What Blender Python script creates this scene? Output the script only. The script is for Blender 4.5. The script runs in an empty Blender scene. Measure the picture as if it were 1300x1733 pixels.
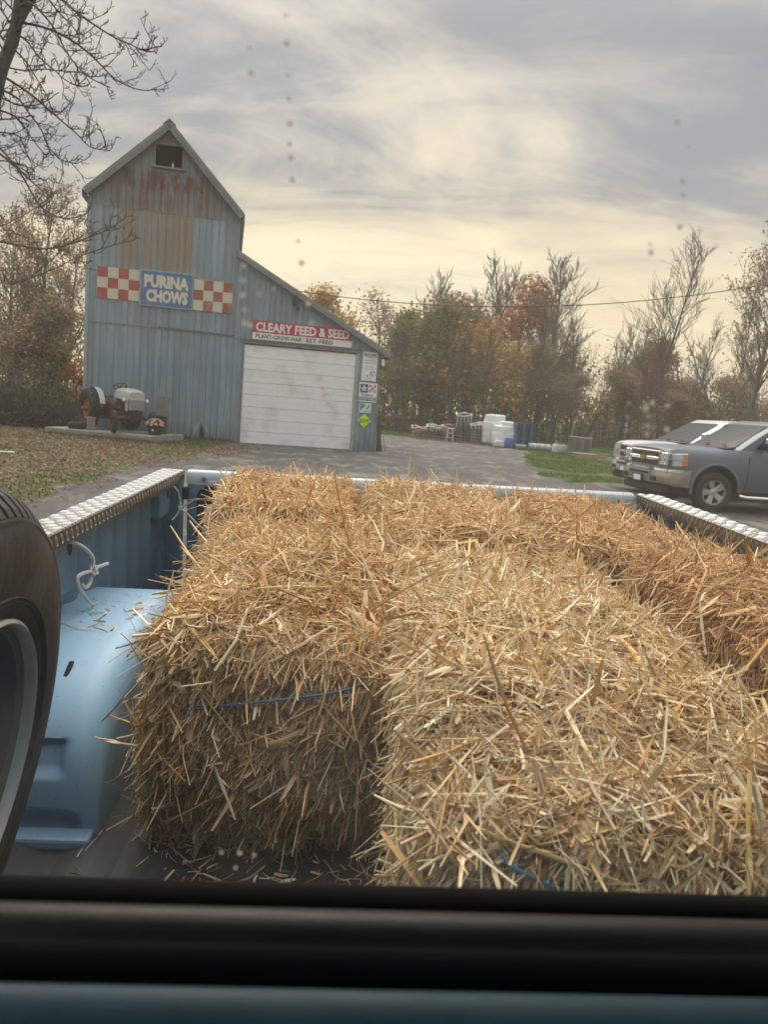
import bpy, bmesh, math, random
import numpy as np
from mathutils import Matrix, Vector
R = math.radians
SC = bpy.context.scene
COL = SC.collection

# ------------------------------------------------------------------ camera
cam = bpy.data.cameras.new('camera')
cam.sensor_fit = 'VERTICAL'; cam.sensor_height = 7.587; cam.sensor_width = 5.69; cam.lens = 5.7
cam.clip_start = 0.02; cam.clip_end = 3000
cam.dof.use_dof = True; cam.dof.focus_distance = 1.9; cam.dof.aperture_fstop = 1.8
cam_ob = bpy.data.objects.new('camera', cam); COL.objects.link(cam_ob)
_p, _r = R(7.6), R(4.4)
_X = Vector((1, 0, 0)); _F = Vector((0, math.cos(_p), -math.sin(_p))); _U = Vector((0, math.sin(_p), math.cos(_p)))
_rt = _X * math.cos(_r) + _U * math.sin(_r)
_up = -_X * math.sin(_r) + _U * math.cos(_r)
cam_ob.matrix_world = Matrix(((_rt.x, _up.x, -_F.x, 0), (_rt.y, _up.y, -_F.y, 0), (_rt.z, _up.z, -_F.z, 1.62), (0, 0, 0, 1)))
SC.camera = cam_ob

# ------------------------------------------------------------------ world: Nishita sky behind a layer of cloud
SUN_EL, SUN_AZ = 48.0, -18.0          # degrees; azimuth from +Y towards +X
W = bpy.data.worlds.new('World'); SC.world = W; W.use_nodes = True
nt = W.node_tree; nt.nodes.clear()
def wn(t, **kw):
    n = nt.nodes.new(t)
    for k, v in kw.items(): setattr(n, k, v)
    return n
def wl(a, b): nt.links.new(a, b)
def wmath(op, a, b=None, c=None, clamp=False):
    n = wn('ShaderNodeMath', operation=op); n.use_clamp = clamp
    for i, v in enumerate((a, b, c)):
        if v is None: continue
        if isinstance(v, (int, float)): n.inputs[i].default_value = v
        else: wl(v, n.inputs[i])
    return n.outputs[0]
def wmix(f, a, b):
    n = wn('ShaderNodeMix', data_type='RGBA')
    for s, v in ((n.inputs[0], f), (n.inputs[6], a), (n.inputs[7], b)):
        if isinstance(v, tuple): s.default_value = v + (1,)
        elif isinstance(v, (int, float)): s.default_value = v
        else: wl(v, s)
    return n.outputs[2]
def wramp(f, lo, hi, smooth=True):
    n = wn('ShaderNodeMapRange'); n.interpolation_type = 'SMOOTHSTEP' if smooth else 'LINEAR'
    wl(f, n.inputs[0]); n.inputs[1].default_value = lo; n.inputs[2].default_value = hi
    return n.outputs[0]
tc = wn('ShaderNodeTexCoord'); sep = wn('ShaderNodeSeparateXYZ'); wl(tc.outputs['Generated'], sep.inputs[0])
dx, dy, dz = sep.outputs
dzc = wmath('MAXIMUM', dz, 0.0)
den = wmath('ADD', dzc, 0.16)
comb = wn('ShaderNodeCombineXYZ'); wl(wmath('DIVIDE', dx, den), comb.inputs[0]); wl(wmath('DIVIDE', dy, den), comb.inputs[1])
def wnoise(scale, detail, rough, loc, sc, dist=0.0):
    m = wn('ShaderNodeMapping'); wl(comb.outputs[0], m.inputs[0]); m.inputs['Location'].default_value = loc; m.inputs['Scale'].default_value = sc
    m.inputs['Rotation'].default_value = (0, 0, R(-14))
    n = wn('ShaderNodeTexNoise'); wl(m.outputs[0], n.inputs['Vector']); n.inputs['Scale'].default_value = scale
    n.inputs['Detail'].default_value = detail; n.inputs['Roughness'].default_value = rough; n.inputs['Distortion'].default_value = dist
    return n.outputs[0]
n1 = wnoise(0.62, 8, 0.58, (3.1, 1.7, 0), (1.0, 1.35, 1), 0.5)
n2 = wnoise(1.5, 9, 0.62, (7.3, 2.2, 0), (0.9, 1.5, 1), 0.7)
n3 = wnoise(0.3, 4, 0.5, (1.4, 9.2, 0), (1, 1, 1), 0.2)
cl = wmath('ADD', wmath('MULTIPLY', n1, 0.52), wmath('MULTIPLY', n2, 0.48))
thick = wramp(cl, 0.38, 0.58)
# height of the view direction above the horizon drives cream (low) to grey mauve (high)
el = wmath('ADD', dzc, wmath('MULTIPLY', wmath('SUBTRACT', cl, 0.5), 0.80))
hi = wramp(el, 0.06, 0.36)
warm_az = wramp(wmath('ADD', wmath('MULTIPLY', dx, -0.45), wmath('MULTIPLY', dy, 0.75)), -0.6, 0.95)
low_col = wmix(warm_az, (0.475, 0.41, 0.345), (0.61, 0.495, 0.30))
high_col = wmix(thick, (0.43, 0.395, 0.355), (0.222, 0.226, 0.236))
cloud = wmix(hi, low_col, high_col)
# thicker streaks low down are mauve grey, thin gaps brighter cream
streak = wmath('MULTIPLY', wramp(n2, 0.50, 0.66), wmath('SUBTRACT', 1.0, wmath('MULTIPLY', hi, 0.75)))
cloud = wmix(wmath('MULTIPLY', streak, 0.62), cloud, (0.29, 0.262, 0.245))
gap = wmath('MULTIPLY', wramp(wmath('SUBTRACT', 1.0, n1), 0.52, 0.66), wmath('SUBTRACT', 1.0, wmath('MULTIPLY', hi, 0.55)))
cloud = wmix(wmath('MULTIPLY', gap, 0.6), cloud, (0.68, 0.59, 0.43))
zen = wramp(dzc, 0.38, 0.92)
cloud = wmix(zen, cloud, (1.08, 1.06, 1.03))
sky = wn('ShaderNodeTexSky', sky_type='NISHITA'); sky.sun_disc = False
sky.sun_elevation = R(SUN_EL); sky.sun_rotation = R(SUN_AZ)
bg1 = wn('ShaderNodeBackground'); wl(sky.outputs[0], bg1.inputs[0]); bg1.inputs[1].default_value = 0.1
bg2 = wn('ShaderNodeBackground'); wl(cloud, bg2.inputs[0]); bg2.inputs[1].default_value = 1.0
mx = wn('ShaderNodeMixShader'); mx.inputs[0].default_value = 0.95
wl(bg1.outputs[0], mx.inputs[1]); wl(bg2.outputs[0], mx.inputs[2])
out = wn('ShaderNodeOutputWorld'); wl(mx.outputs[0], out.inputs[0])

# ------------------------------------------------------------------ sun, veiled by cloud
sl = bpy.data.lights.new('sun', 'SUN'); sl.energy = 1.5; sl.angle = R(50); sl.color = (1.0, 0.90, 0.76)
so = bpy.data.objects.new('sun', sl); COL.objects.link(so)
_sd = Vector((math.sin(R(SUN_AZ)) * math.cos(R(SUN_EL)), math.cos(R(SUN_AZ)) * math.cos(R(SUN_EL)), math.sin(R(SUN_EL))))
so.rotation_euler = (-_sd).to_track_quat('-Z', 'Y').to_euler(); so.location = (0, 0, 60)
vs = SC.view_settings; vs.view_transform = 'Standard'; vs.look = 'None'; vs.exposure = 0.82; vs.gamma = 1; vs.use_curve_mapping = False
SC.render.engine = 'CYCLES'
SC.cycles.use_denoising = True
SC.cycles.max_bounces = 8; SC.cycles.transparent_max_bounces = 16; SC.cycles.diffuse_bounces = 4
SC.cycles.caustics_reflective = False; SC.cycles.caustics_refractive = False

# ------------------------------------------------------------------ helpers
MATS = {}
class NT:
    def __init__(s, name):
        s.m = bpy.data.materials.new(name); s.m.use_nodes = True; s.t = s.m.node_tree
        s.b = s.t.nodes['Principled BSDF']
    def n(s, t, **kw):
        x = s.t.nodes.new(t)
        for k, v in kw.items(): setattr(x, k, v)
        return x
    def l(s, a, b): s.t.links.new(a, b)
    def set(s, sock, v):
        if isinstance(v, (int, float)): sock.default_value = v
        elif isinstance(v, tuple): sock.default_value = (v + (1,)) if len(v) == 3 and sock.type == 'RGBA' else v
        else: s.l(v, sock)
    def mix(s, f, a, b, mode='MIX'):
        x = s.n('ShaderNodeMix', data_type='RGBA', blend_type=mode)
        s.set(x.inputs[0], f); s.set(x.inputs[6], a); s.set(x.inputs[7], b); return x.outputs[2]
    def math(s, op, a, b=0.0):
        x = s.n('ShaderNodeMath', operation=op); s.set(x.inputs[0], a); s.set(x.inputs[1], b); return x.outputs[0]
    def ramp(s, f, lo, hi):
        x = s.n('ShaderNodeMapRange'); x.interpolation_type = 'SMOOTHSTEP'
        s.set(x.inputs[0], f); x.inputs[1].default_value = lo; x.inputs[2].default_value = hi; return x.outputs[0]
    def coord(s, ob=None):
        x = s.n('ShaderNodeTexCoord')
        if ob is not None: x.object = ob
        return x.outputs['Object']
    def geo(s): return s.n('ShaderNodeNewGeometry').outputs['Position']
    def noise(s, vec, scale, detail=5, rough=0.55, sc=(1, 1, 1), loc=(0, 0, 0), dist=0.0):
        m = s.n('ShaderNodeMapping'); s.l(vec, m.inputs[0]); m.inputs['Scale'].default_value = sc; m.inputs['Location'].default_value = loc
        x = s.n('ShaderNodeTexNoise'); s.l(m.outputs[0], x.inputs['Vector']); x.inputs['Scale'].default_value = scale
        x.inputs['Detail'].default_value = detail; x.inputs['Roughness'].default_value = rough; x.inputs['Distortion'].default_value = dist
        return x.outputs[0]
    def bump(s, h, strength=0.3, dist=0.01):
        x = s.n('ShaderNodeBump'); s.l(h, x.inputs['Height']); x.inputs['Strength'].default_value = strength; x.inputs['Distance'].default_value = dist
        s.l(x.outputs[0], s.b.inputs['Normal'])
    def out(s, col, rough=0.6, metal=0.0, spec=0.5):
        s.set(s.b.inputs['Base Color'], col); s.set(s.b.inputs['Roughness'], rough); s.set(s.b.inputs['Metallic'], metal)
        s.b.inputs['Specular IOR Level'].default_value = spec
        return s.m
def mat(name, col, rough=0.6, metal=0.0, var=0.18, scale=6.0, bump=0.0, spec=0.5, coat=0.0, dirt=None, dirt_amt=0.0):
    """plain surface: base colour broken up by two noises, optional dirt colour and bump"""
    if name in MATS: return MATS[name]
    s = NT(name); c = s.coord()
    n1 = s.noise(c, scale, 6, 0.6); n2 = s.noise(c, scale * 7.3, 4, 0.6)
    v = s.math('ADD', s.math('MULTIPLY', n1, 0.65), s.math('MULTIPLY', n2, 0.35))
    dk = tuple(x * (1 - var) for x in col); lt = tuple(min(1, x * (1 + var)) for x in col)
    cc = s.mix(s.ramp(v, 0.3, 0.7), dk, lt)
    if dirt: cc = s.mix(s.math('MULTIPLY', s.ramp(n1, 0.45, 0.75), dirt_amt), cc, dirt)
    s.out(cc, s.math('ADD', rough - 0.08, s.math('MULTIPLY', n2, 0.16)), metal, spec)
    if coat: s.b.inputs['Coat Weight'].default_value = coat; s.b.inputs['Coat Roughness'].default_value = 0.08
    if bump: s.bump(v, bump, 0.01)
    MATS[name] = s.m; return s.m

class MB:
    def __init__(s): s.v = []; s.f = []
    def add(s, vs, fs):
        o = len(s.v); s.v += [tuple(map(float, p)) for p in vs]; s.f += [tuple(i + o for i in q) for q in fs]; return s
    def box(s, c, d, rot=None):
        x, y, z = (k / 2 for k in d)
        vs = [Vector((a, b, e)) for e in (-z, z) for a, b in ((-x, -y), (x, -y), (x, y), (-x, y))]
        if rot is not None: vs = [rot @ p for p in vs]
        return s.add([p + Vector(c) for p in vs], [(3, 2, 1, 0), (4, 5, 6, 7), (0, 1, 5, 4), (1, 2, 6, 5), (2, 3, 7, 6), (3, 0, 4, 7)])
    def b2(s, a, b): return s.box([(p + q) / 2 for p, q in zip(a, b)], [abs(q - p) for p, q in zip(a, b)])
    def prism(s, pts, dvec, tri=False):
        n = len(pts); d = Vector(dvec); a = [Vector(p) for p in pts]
        return s.add(a + [p + d for p in a], [tuple(range(n - 1, -1, -1)), tuple(range(n, 2 * n))] + [(i, (i + 1) % n, n + (i + 1) % n, n + i) for i in range(n)])
    def tube(s, path, rad, n=6, cap=True):
        P = [Vector(p) for p in path]; m = len(P)
        rr = [rad] * m if isinstance(rad, (int, float)) else rad
        vs = []; u = None
        for i, p in enumerate(P):
            d = (P[min(i + 1, m - 1)] - P[max(i - 1, 0)])
            if d.length < 1e-9: d = Vector((0, 0, 1))
            d.normalize()
            if u is None:
                u = d.orthogonal().normalized()
            else:
                u = (u - d * u.dot(d))
                u = u.normalized() if u.length > 1e-6 else d.orthogonal().normalized()
            w = d.cross(u)
            for k in range(n):
                a = 2 * math.pi * k / n
                vs.append(p + (u * math.cos(a) + w * math.sin(a)) * rr[i])
        fs = [(i * n + k, i * n + (k + 1) % n, (i + 1) * n + (k + 1) % n, (i + 1) * n + k) for i in range(m - 1) for k in range(n)]
        if cap: fs += [tuple(range(n - 1, -1, -1)), tuple(range((m - 1) * n, m * n))]
        return s.add(vs, fs)
    def lathe(s, prof, n=24, c=(0, 0, 0), axis='Z', close=False):
        vs = []; m = len(prof)
        for k in range(n):
            a = 2 * math.pi * k / n; ca, sa = math.cos(a), math.sin(a)
            for r, h in prof:
                p = {'Z': (r * ca, r * sa, h), 'X': (h, r * ca, r * sa), 'Y': (r * sa, h, r * ca)}[axis]
                vs.append((p[0] + c[0], p[1] + c[1], p[2] + c[2]))
        rng = m if close else m - 1
        fs = [(k * m + i, ((k + 1) % n) * m + i, ((k + 1) % n) * m + (i + 1) % m, k * m + (i + 1) % m) for k in range(n) for i in range(rng)]
        return s.add(vs, fs)
    def grid(s, rows):
        m = len(rows[0]); vs = [p for r in rows for p in r]
        return s.add(vs, [(i * m + j, i * m + j + 1, (i + 1) * m + j + 1, (i + 1) * m + j) for i in range(len(rows) - 1) for j in range(m - 1)])
    def loft(s, rings, cap=True):
        n = len(rings[0]); vs = [p for r in rings for p in r]
        fs = [(i * n + k, i * n + (k + 1) % n, (i + 1) * n + (k + 1) % n, (i + 1) * n + k) for i in range(len(rings) - 1) for k in range(n)]
        if cap: fs += [tuple(range(n - 1, -1, -1)), tuple(range((len(rings) - 1) * n, len(rings) * n))]
        return s.add(vs, fs)
    def xf(s, M):
        s.v = [tuple(M @ Vector(p)) for p in s.v]; return s
    def mesh(s, name, m=None, smooth=False, bevel=0.0, off=(0, 0, 0), seg=1, angle=40):
        me = bpy.data.meshes.new(name)
        o = Vector(off)
        me.from_pydata([tuple(Vector(p) - o) for p in s.v], [], s.f)
        bm = bmesh.new(); bm.from_mesh(me)
        bmesh.ops.recalc_face_normals(bm, faces=bm.faces)
        if bevel:
            ed = [e for e in bm.edges if len(e.link_faces) == 2 and e.calc_face_angle(0) > R(25)]
            bmesh.ops.bevel(bm, geom=ed, offset=bevel, segments=seg, affect='EDGES', profile=0.5, clamp_overlap=True)
        if smooth:
            for f in bm.faces: f.smooth = True
            for e in bm.edges:
                if len(e.link_faces) == 2 and e.calc_face_angle(0) > R(angle): e.smooth = False
        bm.to_mesh(me); bm.free()
        if m: me.materials.append(m)
        return me

BASE = {}
def thing(name, label, cat, base=(0, 0, 0), frame=None, group=None, kind=None):
    o = bpy.data.objects.new(name, None); COL.objects.link(o); o.empty_display_size = 0.2
    o.matrix_world = (frame if frame is not None else Matrix()) @ Matrix.Translation(base)
    BASE[o.name] = tuple(base)
    o['label'] = label; o['category'] = cat
    if group: o['group'] = group
    if kind: o['kind'] = kind
    return o
def root_of(o):
    while o.parent: o = o.parent
    return o
def link(name, me, parent=None, loc=None):
    o = bpy.data.objects.new(name, me); COL.objects.link(o)
    if parent is not None: o.parent = parent
    if loc is not None: o.location = loc
    return o
def part(name, mb, m, parent, smooth=False, bevel=0.0, seg=1, angle=40):
    off = BASE.get(root_of(parent).name, (0, 0, 0))
    return link(name, mb.mesh(name, m, smooth, bevel, off, seg, angle), parent)
def tag(o, label, cat, group=None, kind=None):
    o['label'] = label; o['category'] = cat
    if group: o['group'] = group
    if kind: o['kind'] = kind
    return o
def single(name, mb, m, label, cat, base=(0, 0, 0), frame=None, group=None, smooth=False, bevel=0.0, seg=1):
    o = link(name, mb.mesh(name, m, smooth, bevel, base, seg))
    o.matrix_world = (frame if frame is not None else Matrix()) @ Matrix.Translation(base)
    BASE[o.name] = tuple(base)
    return tag(o, label, cat, group)
def struct(name, mb, m, **kw):
    o = link(name, mb.mesh(name, m, **kw)); o['kind'] = 'structure'; return o
def copy_tree(o, parent=None):
    c = o.copy(); COL.objects.link(c)
    if parent is not None: c.parent = parent
    for ch in o.children: copy_tree(ch, c)
    return c
def np_mesh(name, V, Q, m, col=None, smooth=False, k=4):
    """fast mesh from numpy arrays; V (n,3), Q (f,k), col (n,3) becomes the point colour 'Col'"""
    me = bpy.data.meshes.new(name)
    n, f = len(V), len(Q)
    me.vertices.add(n); me.vertices.foreach_set('co', np.ascontiguousarray(V, dtype=np.float32).ravel())
    me.loops.add(f * k); me.loops.foreach_set('vertex_index', np.ascontiguousarray(Q, dtype=np.int32).ravel())
    me.polygons.add(f); me.polygons.foreach_set('loop_start', np.arange(0, f * k, k, dtype=np.int32))
    try: me.polygons.foreach_set('loop_total', np.full(f, k, dtype=np.int32))
    except Exception: pass
    if smooth: me.polygons.foreach_set('use_smooth', np.ones(f, dtype=bool))
    me.update(calc_edges=True)
    if col is not None:
        a = me.attributes.new('Col', 'FLOAT_COLOR', 'POINT')
        c4 = np.ones((n, 4), dtype=np.float32); c4[:, :3] = col
        a.data.foreach_set('color', c4.ravel())
    me.materials.append(m)
    return me
def text_mesh(s, w, h, bold=0.0, depth=0.004, shear=0.0, spacing=1.0):
    """built-in font lettering fitted to a w x h box in the XY plane, centred"""
    cu = bpy.data.curves.new('lettering', 'FONT'); cu.body = s; cu.size = 1; cu.offset = bold; cu.extrude = 0.01
    cu.resolution_u = 2; cu.shear = shear; cu.space_character = spacing
    o = bpy.data.objects.new('lettering', cu); COL.objects.link(o)
    dg = bpy.context.evaluated_depsgraph_get(); dg.update()
    me = bpy.data.meshes.new_from_object(o.evaluated_get(dg))
    bpy.data.objects.remove(o)
    n = len(me.vertices); co = np.empty(n * 3, dtype=np.float32); me.vertices.foreach_get('co', co); co = co.reshape(-1, 3)
    lo, hi_ = co.min(0), co.max(0)
    co[:, 0] = (co[:, 0] - (lo[0] + hi_[0]) / 2) * w / (hi_[0] - lo[0])
    co[:, 1] = (co[:, 1] - (lo[1] + hi_[1]) / 2) * h / (hi_[1] - lo[1])
    co[:, 2] *= depth / 0.02
    me.vertices.foreach_set('co', co.ravel()); me.update(); me.name = 'lettering'
    return me
def vnoise(P, seed=0):
    """value noise, numpy, P (n,3) -> (n,) in 0..1"""
    P = np.asarray(P, dtype=np.float64); I = np.floor(P).astype(np.int64); Fr = P - I; Fr = Fr * Fr * (3 - 2 * Fr)
    def h(i, j, k):
        n = (i * 73856093) ^ (j * 19349663) ^ (k * 83492791) ^ (seed * 2654435)
        n = (n ^ (n >> 13)) * 1274126177 & 0x7fffffff
        n = (n ^ (n >> 16)) & 0xffff
        return n / 65535.0
    r = 0
    for a in (0, 1):
        for b in (0, 1):
            for c in (0, 1):
                w = (Fr[:, 0] if a else 1 - Fr[:, 0]) * (Fr[:, 1] if b else 1 - Fr[:, 1]) * (Fr[:, 2] if c else 1 - Fr[:, 2])
                r = r + w * h(I[:, 0] + a, I[:, 1] + b, I[:, 2] + c)
    return r
def fbm(P, seed=0, oct=3):
    P = np.asarray(P); r = 0; a = 0.5; t = 0
    for i in range(oct):
        r = r + a * vnoise(P * 2 ** i, seed + i); t += a; a *= 0.5
    return r / t

# frames: the barn and the pickup the picture is taken from
FB = Matrix.Translation((-3.489, 28.771, 0)) @ Matrix.Rotation(R(12), 4, 'Z')
_tx = Vector((0.998479985, 0.051740073, 0.018991717)); _ty = Vector((-0.052164993, 0.998382580, 0.022605273)); _tz = Vector((-0.017791402, -0.023561616, 0.999564063))
FT = Matrix(((_tx.x, _ty.x, _tz.x, 0), (_tx.y, _ty.y, _tz.y, 0), (_tx.z, _ty.z, _tz.z, 1.62), (0, 0, 0, 1)))
rng = np.random.default_rng(11); rnd = random.Random(5)
# ================================================================== ground
def ground_mat():
    s = NT('grass_soil'); c = s.geo()
    a = s.noise(c, 0.35, 5, 0.6); b = s.noise(c, 2.4, 6, 0.65); d = s.noise(c, 24, 4, 0.6)
    col = s.mix(s.ramp(b, 0.3, 0.7), (0.045, 0.075, 0.018), (0.085, 0.115, 0.030))
    col = s.mix(s.math('MULTIPLY', s.ramp(a, 0.45, 0.7), 0.6), col, (0.12, 0.10, 0.045))
    col = s.mix(s.math('MULTIPLY', s.ramp(d, 0.5, 0.75), 0.5), col, (0.05, 0.045, 0.025))
    s.bump(s.math('ADD', b, s.math('MULTIPLY', d, 0.5)), 0.6, 0.05)
    return s.out(col, 0.9, 0, 0.2)
def gravel_mat():
    s = NT('gravel'); c = s.geo()
    a = s.noise(c, 0.16, 5, 0.6, (1, 1.6, 1)); b = s.noise(c, 0.9, 6, 0.65, (1.8, 0.8, 1), dist=0.6); d = s.noise(c, 9, 6, 0.7); e = s.noise(c, 55, 3, 0.7)
    col = s.mix(s.ramp(a, 0.35, 0.65), (0.078, 0.074, 0.074), (0.118, 0.110, 0.104))
    col = s.mix(s.math('MULTIPLY', s.ramp(b, 0.49, 0.63), 0.8), col, (0.26, 0.243, 0.222))
    col = s.mix(s.math('MULTIPLY', s.ramp(d, 0.42, 0.68), 0.6), col, (0.052, 0.05, 0.052))
    col = s.mix(s.math('MULTIPLY', s.ramp(e, 0.58, 0.72), 0.55), col, (0.30, 0.285, 0.27))
    s.bump(s.math('ADD', s.math('MULTIPLY', d, 0.6), e), 0.7, 0.03)
    return s.out(col, 0.85, 0, 0.3)
g = MB().add([(-700, -300, 0), (700, -300, 0), (700, 1200, 0), (-700, 1200, 0)], [(0, 1, 2, 3)])
struct('ground', g, ground_mat())
def jitter_outline(pts, step, amp, seed):
    out_ = []; q = random.Random(seed); n = len(pts)
    for i in range(n):
        a, b = Vector(pts[i]), Vector(pts[(i + 1) % n]); L = (b - a).length; k = max(1, int(min(L, 60) / step)); nr = Vector((-(b - a).y, (b - a).x)).normalized()
        for j in range(k):
            p = a.lerp(b, j / k) + nr * q.uniform(-amp, amp)
            out_.append((p.x, p.y))
    return out_
GR = [(-7.2, -40), (-6.6, 0), (-5.2, 8.5), (-4.95, 11), (-5.45, 14.5), (-5.5, 17), (-5.2, 20.5), (-5.6, 24.2), (-5.6, 27.9), (-4, 34), (-0.4, 34), (-0.6, 41), (-1.2, 48.2), (1.1, 48.2), (3.6, 46.6), (5.4, 44.8),
      (6.9, 42.8), (7.2, 39.5), (6.3, 36), (5.4, 29.5), (4.6, 22.8), (4.9, 21.2), (7.3, 22.6), (11, 24.6), (20, 25.2), (70, 26), (70, -40)]
go = jitter_outline(GR, 0.55, 0.22, 4)
gm = MB().add([(x, y, 0.004) for x, y in go], [tuple(range(len(go)))])
struct('gravel_yard', gm, gravel_mat())

# ================================================================== barn
MB_BARN = 'gray metal'
barn = thing('barn', 'tall blue-grey metal feed barn with a gabled tower and a low lean-to garage', 'barn', (-2.3, 3, 0), FB)
def siding_mat(name, rust):
    s = NT(name); c = s.coord(barn)        # barn axes: x along the facade (from x=-2.3), z up
    oi = s.n('ShaderNodeObjectInfo').outputs['Random']
    st = s.noise(c, 1.0, 6, 0.6, (7, 7, 0.35)); bl = s.noise(c, 0.8, 5, 0.6); fi = s.noise(c, 30, 4, 0.6, (1, 1, 0.15))
    col = s.mix(s.ramp(st, 0.32, 0.7), (0.185, 0.255, 0.315), (0.285, 0.370, 0.435))
    col = s.mix(s.math('MULTIPLY', s.ramp(bl, 0.45, 0.7), 0.45), col, (0.20, 0.225, 0.235))
    col = s.mix(s.math('MULTIPLY', oi, 0.42), col, (0.13, 0.17, 0.20))
    col = s.mix(s.math('MULTIPLY', s.ramp(fi, 0.55, 0.8), 0.25), col, (0.34, 0.38, 0.40))
    if rust:
        sp = s.n('ShaderNodeSeparateXYZ'); s.l(c, sp.inputs[0]); x, z = sp.outputs[0], sp.outputs[2]
        cx = s.math('ABSOLUTE', s.math('ADD', x, 2.72 if rust == 1 else 2.95))
        band = s.math('SUBTRACT', 1.0, s.ramp(cx, 1.35, 2.3) if rust == 1 else s.ramp(cx, 1.0, 1.5))
        if rust == 1:      # gable: weathered bare sheet, brown band along its foot, flaked red paint above
            col = s.mix(0.55, col, (0.22, 0.215, 0.205))
            vert = s.math('SUBTRACT', 1.0, s.ramp(s.math('ADD', z, s.math('MULTIPLY', st, 1.0)), 9.1, 9.9))
            f = s.math('MULTIPLY', s.math('MULTIPLY', band, vert), s.ramp(st, 0.30, 0.62))
            col = s.mix(s.math('MULTIPLY', f, 0.85), col, (0.16, 0.094, 0.072))
            fine = s.noise(c, 3.2, 6, 0.7, (2.4, 2.4, 0.5), (5, 0, 2))
            zz = s.math('ABSOLUTE', s.math('SUBTRACT', s.math('ADD', z, s.math('MULTIPLY', fine, 0.5)), 9.02))
            red = s.math('MULTIPLY', s.math('SUBTRACT', 1.0, s.ramp(zz, 0.18, 0.40)), s.math('SUBTRACT', 1.0, s.ramp(cx, 1.25, 1.6)))
            red = s.math('MULTIPLY', red, s.ramp(s.noise(c, 1.9, 4, 0.6, (2.2, 2.2, 0.35), (1, 0, 3)), 0.43, 0.53))
            col = s.mix(s.math('MULTIPLY', red, 0.75), col, (0.125, 0.034, 0.032))
            lt = s.ramp(s.noise(c, 2.6, 6, 0.7, (1.5, 1.5, 0.6), (9, 0, 0)), 0.54, 0.7)
            col = s.mix(s.math('MULTIPLY', lt, 0.4), col, (0.36, 0.35, 0.32))
        else:              # run-off streaks under the gable
            vert = s.math('SUBTRACT', 1.0, s.ramp(s.math('SUBTRACT', 7.8, z), 1.3, 3.2))
            f = s.math('MULTIPLY', s.math('MULTIPLY', band, vert), s.ramp(s.noise(c, 1.0, 5, 0.6, (6, 6, 0.12), (2, 0, 0)), 0.35, 0.56))
            col = s.mix(s.math('MULTIPLY', f, 0.85), col, (0.25, 0.165, 0.085))
            f2 = s.math('MULTIPLY', s.math('MULTIPLY', band, vert), s.ramp(s.noise(c, 1.0, 5, 0.6, (5, 5, 0.1), (8, 0, 4)), 0.52, 0.68))
            col = s.mix(s.math('MULTIPLY', f2, 0.7), col, (0.36, 0.37, 0.34))
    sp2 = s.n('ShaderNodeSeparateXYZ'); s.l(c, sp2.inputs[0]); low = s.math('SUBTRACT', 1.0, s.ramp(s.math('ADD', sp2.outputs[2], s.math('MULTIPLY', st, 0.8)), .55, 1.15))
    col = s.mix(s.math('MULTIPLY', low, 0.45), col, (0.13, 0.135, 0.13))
    s.bump(fi, 0.15, 0.004)
    return s.out(col, s.math('ADD', 0.42, s.math('MULTIPLY', bl, 0.2)), 0.15, 0.4)
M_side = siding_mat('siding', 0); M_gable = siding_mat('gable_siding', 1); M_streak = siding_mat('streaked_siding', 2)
M_roof = mat('roof_sheet', (0.23, 0.24, 0.235), 0.5, 0.3, 0.2, 1.2)
M_trim = mat('grey_trim', (0.17, 0.185, 0.19), 0.6, 0, 0.25, 3)
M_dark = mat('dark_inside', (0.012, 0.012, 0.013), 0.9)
M_white = mat('white_paint', (0.72, 0.75, 0.76), 0.4, 0, 0.06, 4, dirt=(0.5, 0.5, 0.47), dirt_amt=0.4)
TX0, TX1, LX1 = -7.5, -2.45, 2.98
AP = (-4.93, 10.75); EL = (-7.66, 8.2); ER = (-2.30, 8.02)
def tower_top(x):
    return (EL[1] + (AP[1] - EL[1]) * (x - EL[0]) / (AP[0] - EL[0]) if x < AP[0] else AP[1] + (ER[1] - AP[1]) * (x - AP[0]) / (ER[0] - AP[0])) - 0.10
def lean_top(x): return 6.74 + (3.70 - 6.74) * (x + 2.40) / 5.73 - 0.08
def board(x0, x1, z0, top, y=0.0, rib=0.024, nm='siding_board', m=None, z0b=None):
    """one strip of ribbed sheet: flat pan with a raised rib along its left edge; top(x) gives the cut line"""
    if not callable(top): tv = top; top = lambda x: tv
    z0b = z0 if z0b is None else z0b
    w = x1 - x0; prof = [(x0, 0), (x0 + 0.012, -rib), (x0 + 0.036, -rib), (x0 + 0.052, -0.004), (x1 - 0.07, -0.007), (x1 - 0.004, 0)]
    k = [(z0 + (z0b - z0) * (px - x0) / w) for px, _ in prof]
    mb = MB()
    rows = [[(px, y + py, zz) for (px, py), zz in zip(prof, k)], [(px, y + py, max(zz + .01, top(px))) for (px, py), zz in zip(prof, k)]]
    mb.grid(rows); mb.prism([(x0, y + 0.001, k[0]), (x1 - .004, y + 0.001, k[-1]), (x1 - .004, y + 0.001, top(x1)), (x0, y + 0.001, top(x0))], (0, 0.02, 0))
    return part(nm, mb, m or M_side, barn)
q = random.Random(8)
def strip_run(x0, x1, z0, top, m, y=0.0, w=0.232):
    n = max(1, round((x1 - x0) / w)); d = (x1 - x0) / n
    for i in range(n):
        board(x0 + i * d, x0 + (i + 1) * d, z0 + q.uniform(-.012, .012), top, y, m=m)
WX0, WX1, WZ0, WZ1 = -5.37, -4.48, 9.27, 9.98
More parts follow.
